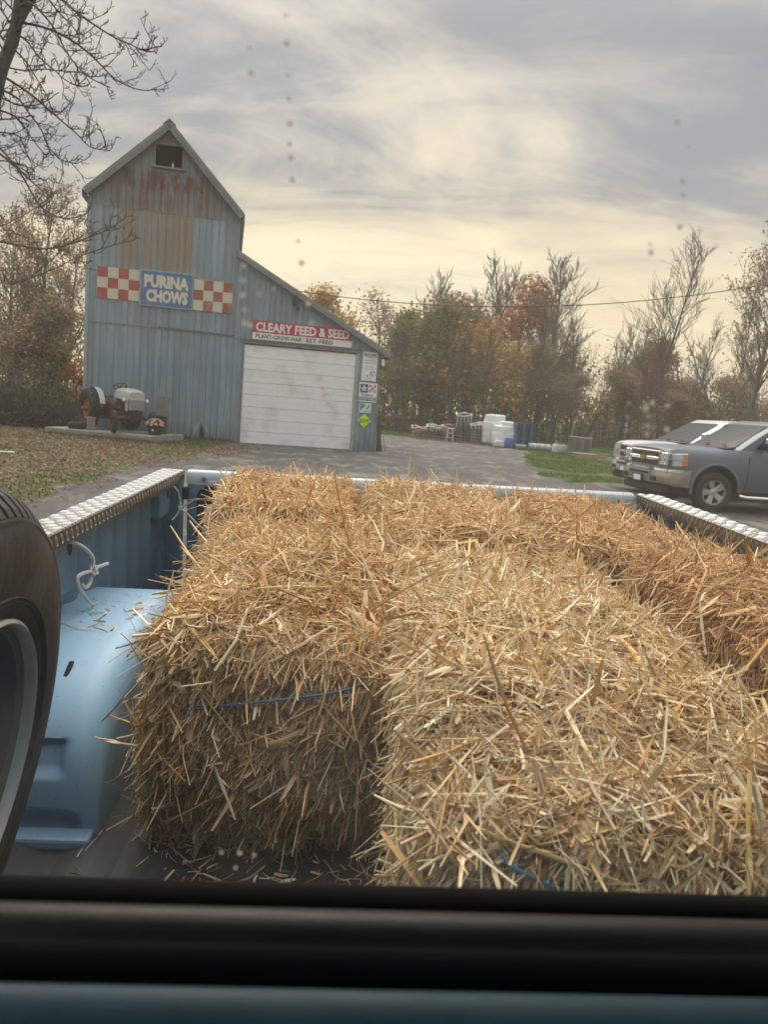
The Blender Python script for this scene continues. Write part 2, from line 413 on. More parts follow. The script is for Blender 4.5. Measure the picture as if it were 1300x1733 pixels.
# tower: low zone, middle zone, gable split round the hay window
strip_run(TX0, TX1, -0.05, 3.86, M_side, 0.0)
strip_run(TX0, TX1, 3.84, 7.78, M_streak, -0.012)
strip_run(TX0, WX0, 7.74, tower_top, M_gable, -0.030)
strip_run(WX1, TX1, 7.74, tower_top, M_gable, -0.030)
strip_run(WX0, WX1, 7.74, WZ0, M_gable, -0.030)
strip_run(WX0, WX1, WZ1, tower_top, M_gable, -0.030)
# lean-to: over the door and beside it
strip_run(TX1, -2.1, -0.05, 3.75, M_side, 0.0)
strip_run(TX1, LX1, 3.74, lean_top, M_side, -0.012, 0.2)
strip_run(2.16, LX1, -0.05, 3.75, M_side, 0.0, 0.205)
# side and back walls
part('wall', MB().b2((TX0 + .005, 0.03, 0), (TX0 + .06, 6, 8.15)).b2((TX0 + .06, 5.94, 0), (TX1 - .06, 6, 8.15)).b2((TX1 - .06, 0.03, 0), (TX1 - .005, 6, 8.0)), M_side, barn)
part('wall', MB().b2((LX1 - .06, 0.03, 0), (LX1 - .005, 6, 3.78)).b2((TX1 + .002, 5.94, 0), (LX1 - .06, 6, 3.78)), M_side, barn)
part('wall', MB().prism([(TX0, 5.95, 8.1), (TX1, 5.95, 7.95), (AP[0], 5.95, 10.6)], (0, 0.05, 0)), M_side, barn)
part('wall', MB().prism([(TX1, 5.95, 3.7), (LX1, 5.95, 3.7), (TX1, 5.95, 6.6)], (0, 0.05, 0)), M_side, barn)
# the dark loft behind the hay window and the dark garage behind the door
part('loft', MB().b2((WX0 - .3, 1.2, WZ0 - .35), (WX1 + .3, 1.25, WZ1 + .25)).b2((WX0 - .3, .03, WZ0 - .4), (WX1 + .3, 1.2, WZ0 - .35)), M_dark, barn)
part('loft_bottle', MB().lathe([(0.0, 0), (0.035, 0), (0.035, 0.13), (0.014, 0.17), (0.014, 0.2), (0, 0.2)], 8, (-4.80, .06, WZ0 + .0)), M_white, barn, smooth=True)
# window frame boards
wf = part('window_frame', MB().b2((WX0 - .10, -.09, WZ1), (WX1 + .10, -.02, WZ1 + .09)), M_trim, barn)
part('jamb', MB().b2((WX0 - .07, -.085, WZ0), (WX0, -.02, WZ1 - .003)), M_trim, wf)
part('jamb', MB().b2((WX1, -.085, WZ0), (WX1 + .07, -.02, WZ1 - .003)), M_trim, wf)
part('sill', MB().b2((WX0 - .12, -.13, WZ0 - .07), (WX1 + .12, -.02, WZ0 - .003)), M_trim, wf)
part('head_flashing', MB().b2((WX0 - .16, -.12, WZ1 + .093), (WX1 + .05, -.03, WZ1 + .12)), M_trim, wf)
# roofs with thickness, front overhang and barge boards
def roof_slab(a, b, y0, y1, th, name='roof'):
    d = Vector((b[0] - a[0], 0, b[1] - a[1])); nrm = Vector((-d.z, 0, d.x)).normalized()
    if nrm.z < 0: nrm = -nrm
    A, B = Vector((a[0], y0, a[1])), Vector((b[0], y0, b[1])); t_ = nrm * th
    return MB().prism([A, B, B - t_, A - t_], (0, y1 - y0, 0))
rf = part('roof', roof_slab(EL, AP, -0.30, 6.3, 0.09), M_roof, barn)
for k in range(11):   # standing ribs, seen along the verge
    y = -0.26 + k * 0.62
part('barge_board', roof_slab((EL[0] + .02, EL[1] - .09), (AP[0], AP[1] - .09), -0.295, -0.255, 0.17), M_trim, rf)
rf2 = part('roof', roof_slab(AP, ER, -0.30, 6.3, 0.09), M_roof, barn)
part('barge_board', roof_slab((AP[0], AP[1] - .09), (ER[0] - .02, ER[1] - .09), -0.295, -0.255, 0.17), M_trim, rf2)
part('ridge_cap', MB().prism([(AP[0] - .2, -.33, AP[1] - .16), (AP[0], -.33, AP[1] + .03), (AP[0] + .2, -.33, AP[1] - .16), (AP[0], -.33, AP[1] - .02)], (0, 6.66, 0)), M_roof, rf)
part('fascia', MB().b2((EL[0] - .03, -.28, EL[1] - .26), (EL[0] + .0, 6.2, EL[1] - .03)).b2((EL[0], -.25, EL[1] - .26), (TX0 - .01, 6.2, EL[1] - .24)), M_trim, rf)
part('fascia', MB().b2((ER[0], -.28, ER[1] - .26), (ER[0] + .03, 6.2, ER[1] - .03)).b2((TX1 + .01, -.25, ER[1] - .26), (ER[0], 6.2, ER[1] - .24)), M_trim, rf2)
rf3 = part('lean_to_roof', roof_slab((TX1 + .01, 6.77), (3.36, 3.68), -0.26, 6.2, 0.08), M_roof, barn)
part('barge_board', roof_slab((TX1 + .02, 6.68), (3.34, 3.60), -0.255, -0.21, 0.13), M_trim, rf3)
part('fascia', MB().b2((3.32, -.24, 3.47), (3.35, 6.1, 3.60)), M_trim, rf3)
# horizontal flashing between the sheet courses, slightly sprung on the right half
part('flashing', MB().prism([(TX0, -.03, 3.87), (-5.2, -.03, 3.87), (-5.2, -.03, 3.83), (TX0, -.03, 3.83)], (0, .02, 0)), M_trim, barn)
part('flashing', MB().prism([(-5.1, -.045, 3.90), (TX1, -.04, 3.84), (TX1, -.04, 3.78), (-5.1, -.045, 3.84)], (0, .03, 0)), mat('old_flashing', (0.12, 0.12, 0.12), 0.7), barn)
for xx in (TX0 + .015, ): part('corner_trim', MB().b2((xx - .06, -.045, -.05), (xx + .05, -.01, 8.0)), mat('pale_trim', (0.25, 0.31, 0.35), 0.5), barn)
part('corner_trim', MB().b2((LX1 - .06, -.04, -.05), (LX1 + .03, -.012, 3.72)), M_trim, barn)
part('corner_trim', MB().b2((TX1 - .03, -.05, 3.95), (TX1 + .03, -.02, 8.0)), M_side, barn)
# overhead door: frame, track, ten ribbed panels
dr = part('overhead_door', MB().b2((-2.06, .055, -.03), (2.06, .07, 3.56)), M_white, barn)
nP = 8; ph = 3.58 / nP
for i in range(nP):
    z0 = -.02 + i * ph; mb = MB()
    mb.b2((-2.06, .022, z0 + .006), (2.06, .05, z0 + ph * .5 - .006)).b2((-2.06, .022, z0 + ph * .5 + .004), (2.06, .05, z0 + ph - .006)).b2((-2.06, .032, z0 + .004), (2.06, .054, z0 + ph - .006))
    part('door_panel', mb, mat('door_white', (0.80, 0.83, 0.85), 0.45, 0, .05, 1.3, dirt=(0.46, 0.47, 0.46), dirt_amt=.55), dr, bevel=.006)
part('weather_strip', MB().b2((-2.06, .02, -.05), (2.06, .055, -.015)), M_dark, dr)
df = part('door_frame', MB().b2((-2.16, -.05, 3.60), (2.2, .05, 3.70)), M_trim, barn)
part('jamb', MB().b2((-2.14, -.035, -.05), (-2.07, .05, 3.597)), M_trim, df)
part('jamb', MB().b2((2.07, -.035, -.05), (2.16, .05, 3.597)), mat('pale_jamb', (0.36, 0.37, 0.37), 0.55, var=.25), df)
part('head_trim', MB().b2((-2.2, -.075, 3.70), (2.25, -.02, 3.745)), mat('old_flashing', ()), df)
# torn sheet at the foot of the tower wall with the hole behind it
part('torn_hole', MB().prism([(-3.55, -.036, -.02), (-3.30, -.036, -.02), (-3.44, -.036, .62)], (0, .012, 0)), M_dark, barn)
part('bent_flap', MB().prism([(-3.80, -.16, -.02), (-3.56, -.05, -.02), (-3.46, -.045, .66), (-3.72, -.05, .62)], (0, .012, 0)), M_side, barn)
part('bent_flap', MB().prism([(-3.30, -.05, -.02), (-3.12, -.12, -.02), (-3.22, -.05, .5), (-3.40, -.05, .60)], (0, .012, 0)), M_side, barn)

# ------------------------------------------------------------------ signs on the facade (each a thing that hangs on it)
M_red = mat('sign_red', (0.36, 0.045, 0.040), 0.5, var=.25, scale=3, dirt=(0.30, 0.12, 0.09), dirt_amt=.5)
M_rust = mat('sign_rust_red', (0.30, 0.075, 0.045), 0.55, var=.25, scale=3, dirt=(0.45, 0.38, 0.3), dirt_amt=.45)
M_cream = mat('sign_cream', (0.56, 0.54, 0.43), 0.5, var=.14, scale=4, dirt=(0.36, 0.32, 0.24), dirt_amt=.5)
M_blue = mat('sign_blue', (0.060, 0.135, 0.30), 0.45, var=.2, scale=3, dirt=(0.2, 0.25, 0.33), dirt_amt=.5)
M_bord = mat('sign_border', (0.22, 0.31, 0.40), 0.5, var=.2)
M_ltr = mat('sign_lettering', (0.62, 0.59, 0.47), 0.5, var=.12, dirt=(0.3, 0.33, 0.36), dirt_amt=.35)
M_red2 = mat('banner_red', (0.42, 0.022, 0.032), 0.45, var=.1); M_wht = mat('banner_white', (0.74, 0.76, 0.76), 0.45, var=.06)
M_blk = mat('black_print', (0.02, 0.022, 0.026), 0.5); M_navy = mat('navy_print', (0.035, 0.065, 0.22), 0.45, var=.1)
M_grn = mat('green_print', (0.012, 0.22, 0.13), 0.45); M_mint = mat('mint_plate', (0.52, 0.70, 0.66), 0.45, var=.07)
M_lime = mat('lime_plate', (0.50, 0.80, 0.045), 0.4, var=.05); M_gry = mat('grey_print', (0.28, 0.34, 0.36), 0.5); M_pink = mat('faded_red_print', (0.55, 0.12, 0.14), 0.5)
M_ghost = mat('faded_print', (0.58, 0.60, 0.52), 0.5)
XZ = Matrix.Rotation(R(90), 4, 'X')
def plate(name, label, x0, x1, z0, z1, m, y=-0.04, th=0.012, tilt=0.0, bevel=0.0, cat='sign', group=None):
    cx, cz = (x0 + x1) / 2, (z0 + z1) / 2
    o = thing(name, label, cat, (0, 0, 0), FB @ Matrix.Translation((cx, y, cz)) @ Matrix.Rotation(tilt, 4, 'Y'), group)
    w, h = x1 - x0, z1 - z0
    p = part('panel', MB().b2((-w / 2, 0, -h / 2), (w / 2, th, h / 2)), m, o, bevel=bevel)
    return o, p, w, h
def lettering(o, s, w, h, x, z, m, bold=0.0, y=-0.004, name='lettering', rot=0.0, shear=0.0, spacing=1.0):
    me = text_mesh(s, w, h, bold, 0.004, shear, spacing); me.materials.append(m)
    me.transform(Matrix.Translation((x, y, z)) @ Matrix.Rotation(rot, 4, 'Y') @ XZ)
    return link(name, me, o)
def checker(label, x0, x1, z0, z1, mr, group):
    o, p, w, h = plate('checkered_sign', label, x0, x1, z0, z1, M_cream, -.050, .008, 0, 0, 'sign', group)
    for i in range(4):
        for j in range(3):
            a = -w / 2 + i * w / 4; b = -h / 2 + j * h / 3
            part('square', MB().b2((a + .004, -.006, b + .004), (a + w / 4 - .004, -.001, b + h / 3 - .004)), (mr if (i + j) % 2 == (0 if mr is M_red else 1) else M_cream), o)
    return o
checker('bright red and cream checkered sign panel left of the blue sign on the tower', -7.16, -5.77, 4.68, 5.74, M_red, 'checkered panels beside the blue sign')
checker('rust-red and cream checkered sign panel with chipped edges, to the right of the blue sign', -3.92, -2.57, 4.58, 5.64, M_rust, 'checkered panels beside the blue sign')
o, p, w, h = plate('feed_sign', 'blue enamel sign lettered in cream between two checkered panels high on the barn', -5.76, -3.93, 4.55, 5.80, M_bord, -.085, .02, 0, .006)
part('field', MB().b2((-w / 2 + .05, -.006, -h / 2 + .05), (w / 2 - .05, .0, h / 2 - .05)), M_blue, o)
lettering(o, 'PURINA', 1.52, .44, .0, .24, M_ltr, .058, -.012)
lettering(o, 'CHOWS', 1.42, .44, .03, -.25, M_ltr, .058, -.012)
o, p, w, h = plate('store_banner', 'long red and white shop banner above the white overhead door', -1.80, 1.84, 3.77, 4.44, M_wht, -.06, .012)
part('red_band', MB().b2((-w / 2, -.006, -h / 2 + .24), (w / 2, 0, h / 2)), M_red2, o)
lettering(o, 'CLEARY FEED & SEED', 3.42, .33, 0, .115, M_wht, .028, -.010)
lettering(o, 'PLANT-GROW-HAR', 1.66, .145, -.86, -.215, M_blk, .025, -.006, spacing=1.1)
lettering(o, 'V', .12, .13, .05, -.215, M_ghost, .012, -.006)
lettering(o, 'EST-FEED', 1.62 * .62, .145, .63, -.215, M_blk, .025, -.006, spacing=1.1)
# the column of four signs right of the door
o, p, w, h = plate('dealer_sign', 'tall white dealer sign, topmost of the column of signs right of the overhead door', 2.30, 2.86, 2.62, 3.68, M_wht, -.05, .012, R(1))
lettering(o, 'BROOKS', .46, .12, 0, .42, M_navy, .02, -.004)
mb = MB().tube([(-.12, -.004, .30), (-.04, -.004, .36), (.0, -.004, .32), (.05, -.004, .36), (.12, -.004, .29)], .010, 4)
part('emblem', mb, M_pink, o)
for z in (.205, .115): part('rule', MB().b2((-.23, -.004, z), (.22, 0, z + .022)), M_gry, o)
lettering(o, 'Certified', .26, .065, .0, -.01, M_gry, 0, -.004, shear=.25)
lettering(o, 'Champions', .40, .06, -.02, -.10, M_gry, 0, -.004, shear=.25)
fl = part('flag', MB().b2((.05, -.004, -.235), (.10, 0, -.165)).b2((.165, -.004, -.235), (.215, 0, -.165)).prism([(.118, -.004, -.20), (.133, -.004, -.225), (.148, -.004, -.20), (.133, -.004, -.172)], (0, .004, 0)), M_pink, o)
part('emblem', MB().tube([(.03, -.004, -.32), (.07, -.004, -.27), (.13, -.004, -.27), (.14, -.004, -.34)], .016, 4), M_navy, o)
lettering(o, 'FEED', .16, .045, -.07, -.335, M_gry, .01, -.004)
lettering(o, 'SEED & MORE', .24, .04, -.02, -.43, M_gry, 0, -.004)
o, p, w, h = plate('sold_here_sign', 'square white sign with a star and red checks, second in the column of signs', 2.24, 2.93, 1.83, 2.55, M_wht, -.06, .012, R(1), .004)
part('blue_square', MB().b2((-.30, -.005, -.02), (-.01, 0, .30)), M_navy, o)
st = []
for k in range(10):
    a = R(90 + 36 * k); rr = .135 if k % 2 == 0 else .062
    st.append((-.155 + rr * math.cos(a), -.010, .135 + rr * math.sin(a)))
sp_ = part('star', MB().prism(st, (0, .004, 0)), M_wht, o)
part('emblem', MB().b2((-.20, -.013, .135), (-.16, -.010, .175)).b2((-.155, -.013, .09), (-.115, -.010, .13)), M_pink, sp_)
for i in range(3):
    for j in range(3):
        if (i + j) % 2 == 0: part('square', MB().b2((.035 + i * .088, -.005, .01 + j * .095), (.035 + i * .088 + .085, 0, .01 + j * .095 + .09)), M_pink, o)
lettering(o, 'PURINA', .44, .075, 0, -.105, M_navy, .02, -.004)
part('blue_band', MB().b2((-.32, -.005, -.31), (.32, 0, -.18)), M_navy, o)
lettering(o, 'SOLD HERE', .58, .085, 0, -.245, M_wht, .03, -.009)
o, p, w, h = plate('parking_sign', 'mint green parking sign with a letter and arrow, third sign down right of the door', 2.30, 2.76, 1.42, 1.79, M_mint, -.05, .01, R(1))
lettering(o, 'P', .17, .25, -.10, .03, M_grn, .03, -.004)
part('arrow', MB().prism([(.03, -.004, -.02), (.06, -.004, -.05), (.14, -.004, .05), (.165, -.004, .03), (.165, -.004, .11), (.085, -.004, .10), (.11, -.004, .08)], (0, .003, 0)), M_grn, o)
lettering(o, 'PARKING', .25, .045, .06, -.12, M_gry, .01, -.004)
o = thing('slow_sign', 'lime yellow diamond sign reading SLOW at the bottom of the column of signs', 'sign', (0, 0, 0), FB @ Matrix.Translation((2.52, -.06, 1.13)))
part('panel', MB().prism([(-.27, 0, 0), (0, 0, -.27), (.27, 0, 0), (0, 0, .27)], (0, .01, 0)), M_lime, o)
lettering(o, 'SLOW', .38, .145, 0, 0, M_blk, .012, -.004)
part('bolt', MB().lathe([(0, -.008), (.012, -.008), (.012, 0)], 8, (0, 0, -.12), 'Y'), M_gry, o)
# lamps
o = thing('flood_light', 'small dark double flood light on the lean-to wall above the shop banner', 'wall light', (-.35, -.02, 5.12), FB)
part('box', MB().b2((-.42, -.08, 5.08), (-.28, -.02, 5.22)), M_blk, o, bevel=.01)
for sx, zz in ((-.42, 5.28), (-.30, 4.98)): part('lamp_head', MB().lathe([(0, -.22), (.085, -.22), (.07, -.10), (.02, -.05), (0, -.05)], 12, (sx + .05, 0, zz), 'Y'), M_blk, o, smooth=True)
o = thing('yard_light', 'white and black yard light under the eave at the corner of the lean-to', 'wall light', (3.06, -.05, 3.3), FB)
part('housing', MB().b2((3.02, -.14, 3.22), (3.13, -.02, 3.46)), M_wht, o, bevel=.015)
part('bracket', MB().b2((2.98, -.06, 3.10), (3.06, -.0, 3.40)), M_blk, o)
part('lamp_head', MB().lathe([(0, 0), (.09, 0), (.06, .12), (0, .14)], 10, (3.14, -.12, 3.03)), M_blk, o, smooth=True)
# dark sheet and pole leaning at the corner
o = single('leaning_board', MB().prism([(3.03, -.12, 0), (3.30, -.02, 0), (3.12, .0, 1.35), (3.04, -.01, 1.35)], (0, .03, 0)), mat('dark_board', (0.045, 0.05, 0.055), 0.7), 'dark narrow board leaning on the corner of the lean-to beside the yellow diamond sign', 'board', (3.15, 0, 0), FB)
single('leaning_stake', MB().tube([(3.42, -.1, 0), (3.30, -.02, .62)], .018, 6), M_trim, 'thin grey stake leaning beside the dark board at the lean-to corner', 'stake', (3.4, -.1, 0), FB)

# ================================================================== concrete slab
M_conc = mat('old_concrete', (0.27, 0.26, 0.24), 0.85, var=.3, scale=2.5, bump=.4, dirt=(0.13, 0.13, 0.11), dirt_amt=.7)
FS = Matrix.Translation((-9.15, 25.72, 0)) @ Matrix.Rotation(R(-10), 4, 'Z')
sb = MB(); sb.b2((-1.86, -1.15, -.05), (1.86, 1.25, .22))
slab = single('concrete_slab', sb, M_conc, 'weathered raised concrete slab the old tractor stands on', 'slab', (0, 0, 0), FS, None, False, .03, 2)
# ================================================================== tractor (local: +X forward, +Y left, z up; scale applied in the frame)
FTR = Matrix.Translation((-8.98, 25.74, .22)) @ Matrix.Rotation(R(-48), 4, 'Z') @ Matrix.Scale(1.08, 4)
M_rub = mat('old_rubber', (0.018, 0.018, 0.019), 0.8, var=.4, scale=9, dirt=(0.07, 0.065, 0.055), dirt_amt=.5)
M_tred = mat('tractor_red', (0.11, 0.020, 0.018), 0.6, var=.35, scale=6, dirt=(0.05, 0.03, 0.025), dirt_amt=.6)
M_thub = mat('rusty_orange', (0.27, 0.085, 0.045), 0.65, var=.3, scale=6, dirt=(0.13, 0.05, 0.035), dirt_amt=.6)
M_tgry = mat('tractor_grey', (0.40, 0.42, 0.43), 0.45, var=.12, scale=4, dirt=(0.3, 0.28, 0.25), dirt_amt=.4)
M_tgr2 = mat('grille_grey', (0.30, 0.33, 0.34), 0.5, var=.15)
M_iron = mat('dark_iron', (0.035, 0.030, 0.028), 0.65, 0.3, var=.4)
M_lens = mat('lamp_lens', (0.75, 0.76, 0.74), 0.12, 0.0, var=.05)
tr = thing('tractor', 'antique grey and red farm tractor parked on a concrete slab before the barn', 'tractor', (0, 0, 0), FTR)
RX, FX = -.9, .9
def tr_wheel(x, y, r, w, zc, steer=0.0, hubm=M_thub, lug=18):
    M = Matrix.Translation((x, y, zc)) @ Matrix.Rotation(steer, 4, 'Z')
    prof = [(r * .56, -w * .36), (r * .72, -w * .5), (r * .9, -w * .5), (r * .97, -w * .34), (r * .985, 0), (r * .97, w * .34), (r * .9, w * .5), (r * .72, w * .5), (r * .56, w * .36)]
    t = part('tyre', MB().lathe(prof, 32, axis='Y', close=True).xf(M), M_rub, tr, smooth=True, angle=60)
    mb = MB()
    for k in range(lug):
        a = 2 * math.pi * k / lug
        for sg in (-1, 1):
            a2 = a + (math.pi / lug if sg > 0 else 0)
            p0 = Vector((r * 1.0 * math.sin(a2), sg * w * .04, r * 1.0 * math.cos(a2))); p1 = Vector((r * .95 * math.sin(a2 + .22), sg * w * .47, r * .95 * math.cos(a2 + .22)))
            mb.tube([p0, p1], .024 * r / .6, 4)
    part('tread_lugs', mb.xf(M), M_rub, t)
    s = 1 if y > 0 else -1
    rim = [(r * .57, -w * .30), (r * .57, w * .30), (r * .50, w * .22 * s), (r * .40, w * .05 * s), (r * .18, w * .10 * s), (r * .17, w * .36 * s), (0, w * .38 * s)]
    rm = part('rim', MB().lathe(rim, 28, axis='Y').xf(M), hubm, tr, smooth=True, angle=35)
    part('hub', MB().lathe([(.0, w * .75 * s), (.055 * r / .6, w * .75 * s), (.06 * r / .6, w * .3 * s)], 12, axis='Y').xf(M), hubm, rm, smooth=True)
    return t
for sy in (1, -1):
    tr_wheel(RX, .68 * sy, .62, .29, .62)
    tr_wheel(FX, .60 * sy, .33, .14, .33, R(-14), M_tred, 0 or 12)
# body
part('rear_axle', MB().tube([(RX, -.62, .62), (RX, -.25, .62), (RX, .25, .62), (RX, .62, .62)], [.09, .15, .15, .09], 12), M_tred, tr, smooth=True)
part('transmission', MB().loft([[(x, -w, z0), (x, w, z0), (x, w * 1.1, (z0 + z1) / 2), (x, w, z1), (x, -w, z1), (x, -w * 1.1, (z0 + z1) / 2)] for x, w, z0, z1 in ((-1.15, .20, .42, .84), (-.8, .24, .38, .92), (-.4, .19, .42, .88), (-.05, .19, .42, .82), (.1, .23, .40, .86))]), M_tred, tr, bevel=.02)
part('engine', MB().b2((.10, -.17, .40), (.78, .17, .95)).b2((.15, -.24, .55), (.70, -.17, .80)).b2((.2, .17, .5), (.7, .24, .85)), M_tred, tr, bevel=.02)
part('oil_pan', MB().b2((.12, -.14, .32), (.74, .14, .40)), M_iron, tr, bevel=.02)
mb = MB()
for k in range(4): mb.tube([(.2 + k * .15, -.18, .9), (.2 + k * .15, -.27, .86), (.2 + k * .15, -.28, .72)], .022, 6)
mb.tube([(.15, -.29, .72), (.75, -.29, .72)], .035, 8); mb.tube([(.15, -.29, .70), (-.1, -.33, .42), (-1.0, -.33, .34)], .025, 6)
part('manifold', mb, M_iron, tr, smooth=True)
part('fan_belt', MB().lathe([(.10, -.012), (.13, -.012), (.13, .012), (.10, .012)], 16, (.84, 0, .82), 'X', True), M_iron, tr)
# hood: rounded tapered shell over tank and radiator, grille in front
def hood_ring(x, w, z0, z1):
    return [(x, -w, z0), (x, -w, z0 + (z1 - z0) * .62), (x, -w * .86, z0 + (z1 - z0) * .88), (x, -w * .5, z1), (x, w * .5, z1), (x, w * .86, z0 + (z1 - z0) * .88), (x, w, z0 + (z1 - z0) * .62), (x, w, z0)]
part('hood', MB().loft([hood_ring(*k) for k in ((-.10, .17, 1.05, 1.24), (.0, .21, 1.02, 1.30), (.4, .25, 1.00, 1.33), (.8, .265, .98, 1.31), (1.0, .26, .99, 1.28), (1.10, .24, 1.02, 1.22))]), M_tgry, tr, smooth=True, angle=50)
part('side_panel', MB().b2((.86, -.268, .66), (1.06, -.245, 1.0)).b2((.86, .245, .66), (1.06, .268, 1.0)), M_tgry, tr, bevel=.01)
gr = part('grille', MB().loft([[(1.04, -.24, .66), (1.04, .24, .66), (1.04, .24, 1.03), (1.04, -.24, 1.03)], [(1.12, -.20, .68), (1.12, .20, .68), (1.13, .21, 1.02), (1.13, -.21, 1.02)]]), M_tgr2, tr, bevel=.02)
for k in range(9): part('grille_bar', MB().b2((1.115, -.18 + k * .045 - .008, .70), (1.142, -.18 + k * .045 + .008, 1.0)), M_tgr2, gr)
part('lower_radiator', MB().b2((.88, -.2, .50), (1.06, .2, .66)), M_iron, tr, bevel=.02)
for sy in (1, -1):
    h = part('headlight', MB().lathe([(0, -.09), (.04, -.08), (.062, -.02), (.066, 0), (.056, .012), (0, .02)], 14, (1.0, .36 * sy, .98), 'X'), M_tgr2, tr, smooth=True)
    part('lens', MB().lathe([(.054, .014), (.04, .026), (0, .032)], 14, (1.0, .36 * sy, .98), 'X'), M_lens, h, smooth=True)
    part('lamp_bracket', MB().tube([(.95, .24 * sy, .92), (.97, .36 * sy, .94)], .014, 6), M_iron, tr)
    # fender over the rear wheel
    rows = []
    for k in range(13):
        a = R(-40 + k * 9.5); rows.append([(RX + .67 * math.sin(a), y * sy, .62 + .67 * math.cos(a)) for y in (.40, .44, .52, .57)])
    lower = MB().grid(rows); inner = MB().grid([[(p[0][0], p[0][1], p[0][2]), (RX + (p[0][0] - RX) * .55, p[0][1], .62 + (p[0][2] - .62) * .55)] for p in rows])
    lower.add(inner.v, inner.f)
    part('fender', lower, M_tgry, tr, smooth=True, angle=60)
    # front axle arm, spindle, radius rod
    part('radius_rod', MB().tube([(FX - .02, .48 * sy, .40), (.15, .20 * sy, .46)], .025, 6), M_tred, tr)
    part('lift_arm', MB().tube([(RX + .1, .30 * sy, .45), (RX - .65, .36 * sy, .36)], .025, 6), M_iron, tr)
    part('foot_rest', MB().b2((-.35, .20 * sy if sy > 0 else -.42, .36), (-.05, .42 if sy > 0 else -.20, .39)), M_iron, tr)
part('front_axle', MB().tube([(FX, -.55, .42), (FX, -.30, .47), (FX, .30, .47), (FX, .55, .42)], .05, 8), M_tred, tr)
part('axle_pivot', MB().b2((FX - .1, -.1, .38), (FX + .12, .1, .56)), M_tred, tr, bevel=.02)
sw = part('steering_wheel', MB().lathe([(.205 + .016 * math.cos(a), .016 * math.sin(a)) for a in [k * math.pi / 4 for k in range(8)]], 24, axis='Z', close=True).xf(Matrix.Translation((-.16, 0, 1.37)) @ Matrix.Rotation(R(-28), 4, 'Y')), M_blk, tr, smooth=True)
part('spokes', MB().tube([(-.20, 0, .0), (.20, 0, 0)], .01, 5).tube([(0, -.2, 0), (0, .2, 0)], .01, 5).xf(Matrix.Translation((-.16, 0, 1.37)) @ Matrix.Rotation(R(-28), 4, 'Y')), M_blk, sw)
part('steering_column', MB().tube([(-.16, 0, 1.37), (.02, 0, 1.02), (.10, 0, .85)], .03, 8), M_iron, tr)
part('dashboard', MB().b2((-.14, -.19, .92), (-.06, .19, 1.16)), M_tgry, tr, bevel=.02)
rows = []
for i in range(7):
    u = -1 + i / 3
    rows.append([(-.98 + .17 * v - (.05 if v < -.7 else 0), u * .22 * (1 - .12 * v * v), .98 + .03 * u * u * 1.2 + (.10 * (-.4 - v) if v < -.4 else 0)) for v in (-1.15, -.8, -.4, 0, .5, 1)])
part('seat', MB().grid(rows), M_iron, tr, smooth=True)
part('seat_spring', MB().tube([(-1.02, 0, .98), (-1.05, 0, .86), (-.75, 0, .84)], .025, 6), M_iron, tr)
part('drawbar', MB().b2((-1.55, -.04, .36), (-.9, .04, .40)), M_iron, tr)
# props under the tractor
single('timber_block', MB().b2((-.13, -.13, 0), (.13, .13, .42)), mat('grey_timber', (0.22, 0.20, 0.165), 0.8, var=.3), 'pale wooden block propped on the slab beside the big rear tractor wheel', 'block', (0, 0, 0), Matrix.Translation((-9.72, 25.05, .22)) @ Matrix.Rotation(R(20), 4, 'Z'), None, False, .015)
o = thing('loose_tyre', 'small dark tyre lying flat on the slab behind the tractor', 'tyre', (0, 0, 0), Matrix.Translation((-10.22, 25.2, .22)))
part('tyre', MB().lathe([(.17, .03), (.26, 0), (.31, .06), (.31, .16), (.26, .22), (.17, .19)], 24, close=True), M_rub, o, smooth=True)
# half barrel and post by the wall, flower pot
o = thing('wooden_screen', 'grey upright wooden boards standing on the slab behind the tractor nose', 'screen', (0, 0, 0), Matrix.Translation((-7.75, 26.25, .22)) @ Matrix.Rotation(R(12), 4, 'Z'))
part('board', MB().b2((-.22, -.03, 0), (.0, .03, 1.28)).b2((.006, -.03, 0), (.22, .03, 1.25)), M_trim, o, bevel=.01)
o = thing('dark_drum', 'small dark drum standing on the slab behind the flower pot', 'drum', (0, 0, 0), Matrix.Translation((-7.70, 25.95, .22)))
part('drum', MB().lathe([(0, 0), (.17, 0), (.18, .02), (.17, .04), (.17, .56), (.18, .58), (.17, .60), (.15, .59), (0, .58)], 18), M_blk, o, smooth=True, angle=40)
FPT = Matrix.Translation((-7.62, 25.0, .22))
o = thing('flower_pot', 'black pot of faded pink and peach chrysanthemums at the slab corner', 'flower pot', (0, 0, 0), FPT)
part('pot', MB().lathe([(0, 0), (.19, 0), (.24, .26), (.25, .26), (.25, .30), (.22, .30), (.20, .24), (0, .24)], 18), M_blk, o, smooth=True, angle=30)
part('tag', MB().b2((-.03, -.235, .14), (.02, -.222, .19)), M_white, o)
fl_cols = [mat('mum_peach', (0.52, 0.31, 0.24), .7), mat('mum_pink', (0.52, 0.30, 0.27), .7), mat('mum_gold', (0.50, 0.33, 0.21), .7), mat('mum_dark', (0.20, 0.08, 0.06), .7)]
q = random.Random(2)
fm = []
for m_ in fl_cols:
    mb = MB()
    for k in range(9):
        a = 2 * math.pi * k / 9
        mb.add([(0, 0, .0), (.05 * math.cos(a - .3), .05 * math.sin(a - .3), .02), (.065 * math.cos(a), .065 * math.sin(a), .0), (.05 * math.cos(a + .3), .05 * math.sin(a + .3), .02)], [(0, 1, 2, 3)])
    mb.lathe([(0, .03), (.02, .02), (.025, 0)], 6); fm.append(mb.mesh('flower', m_))
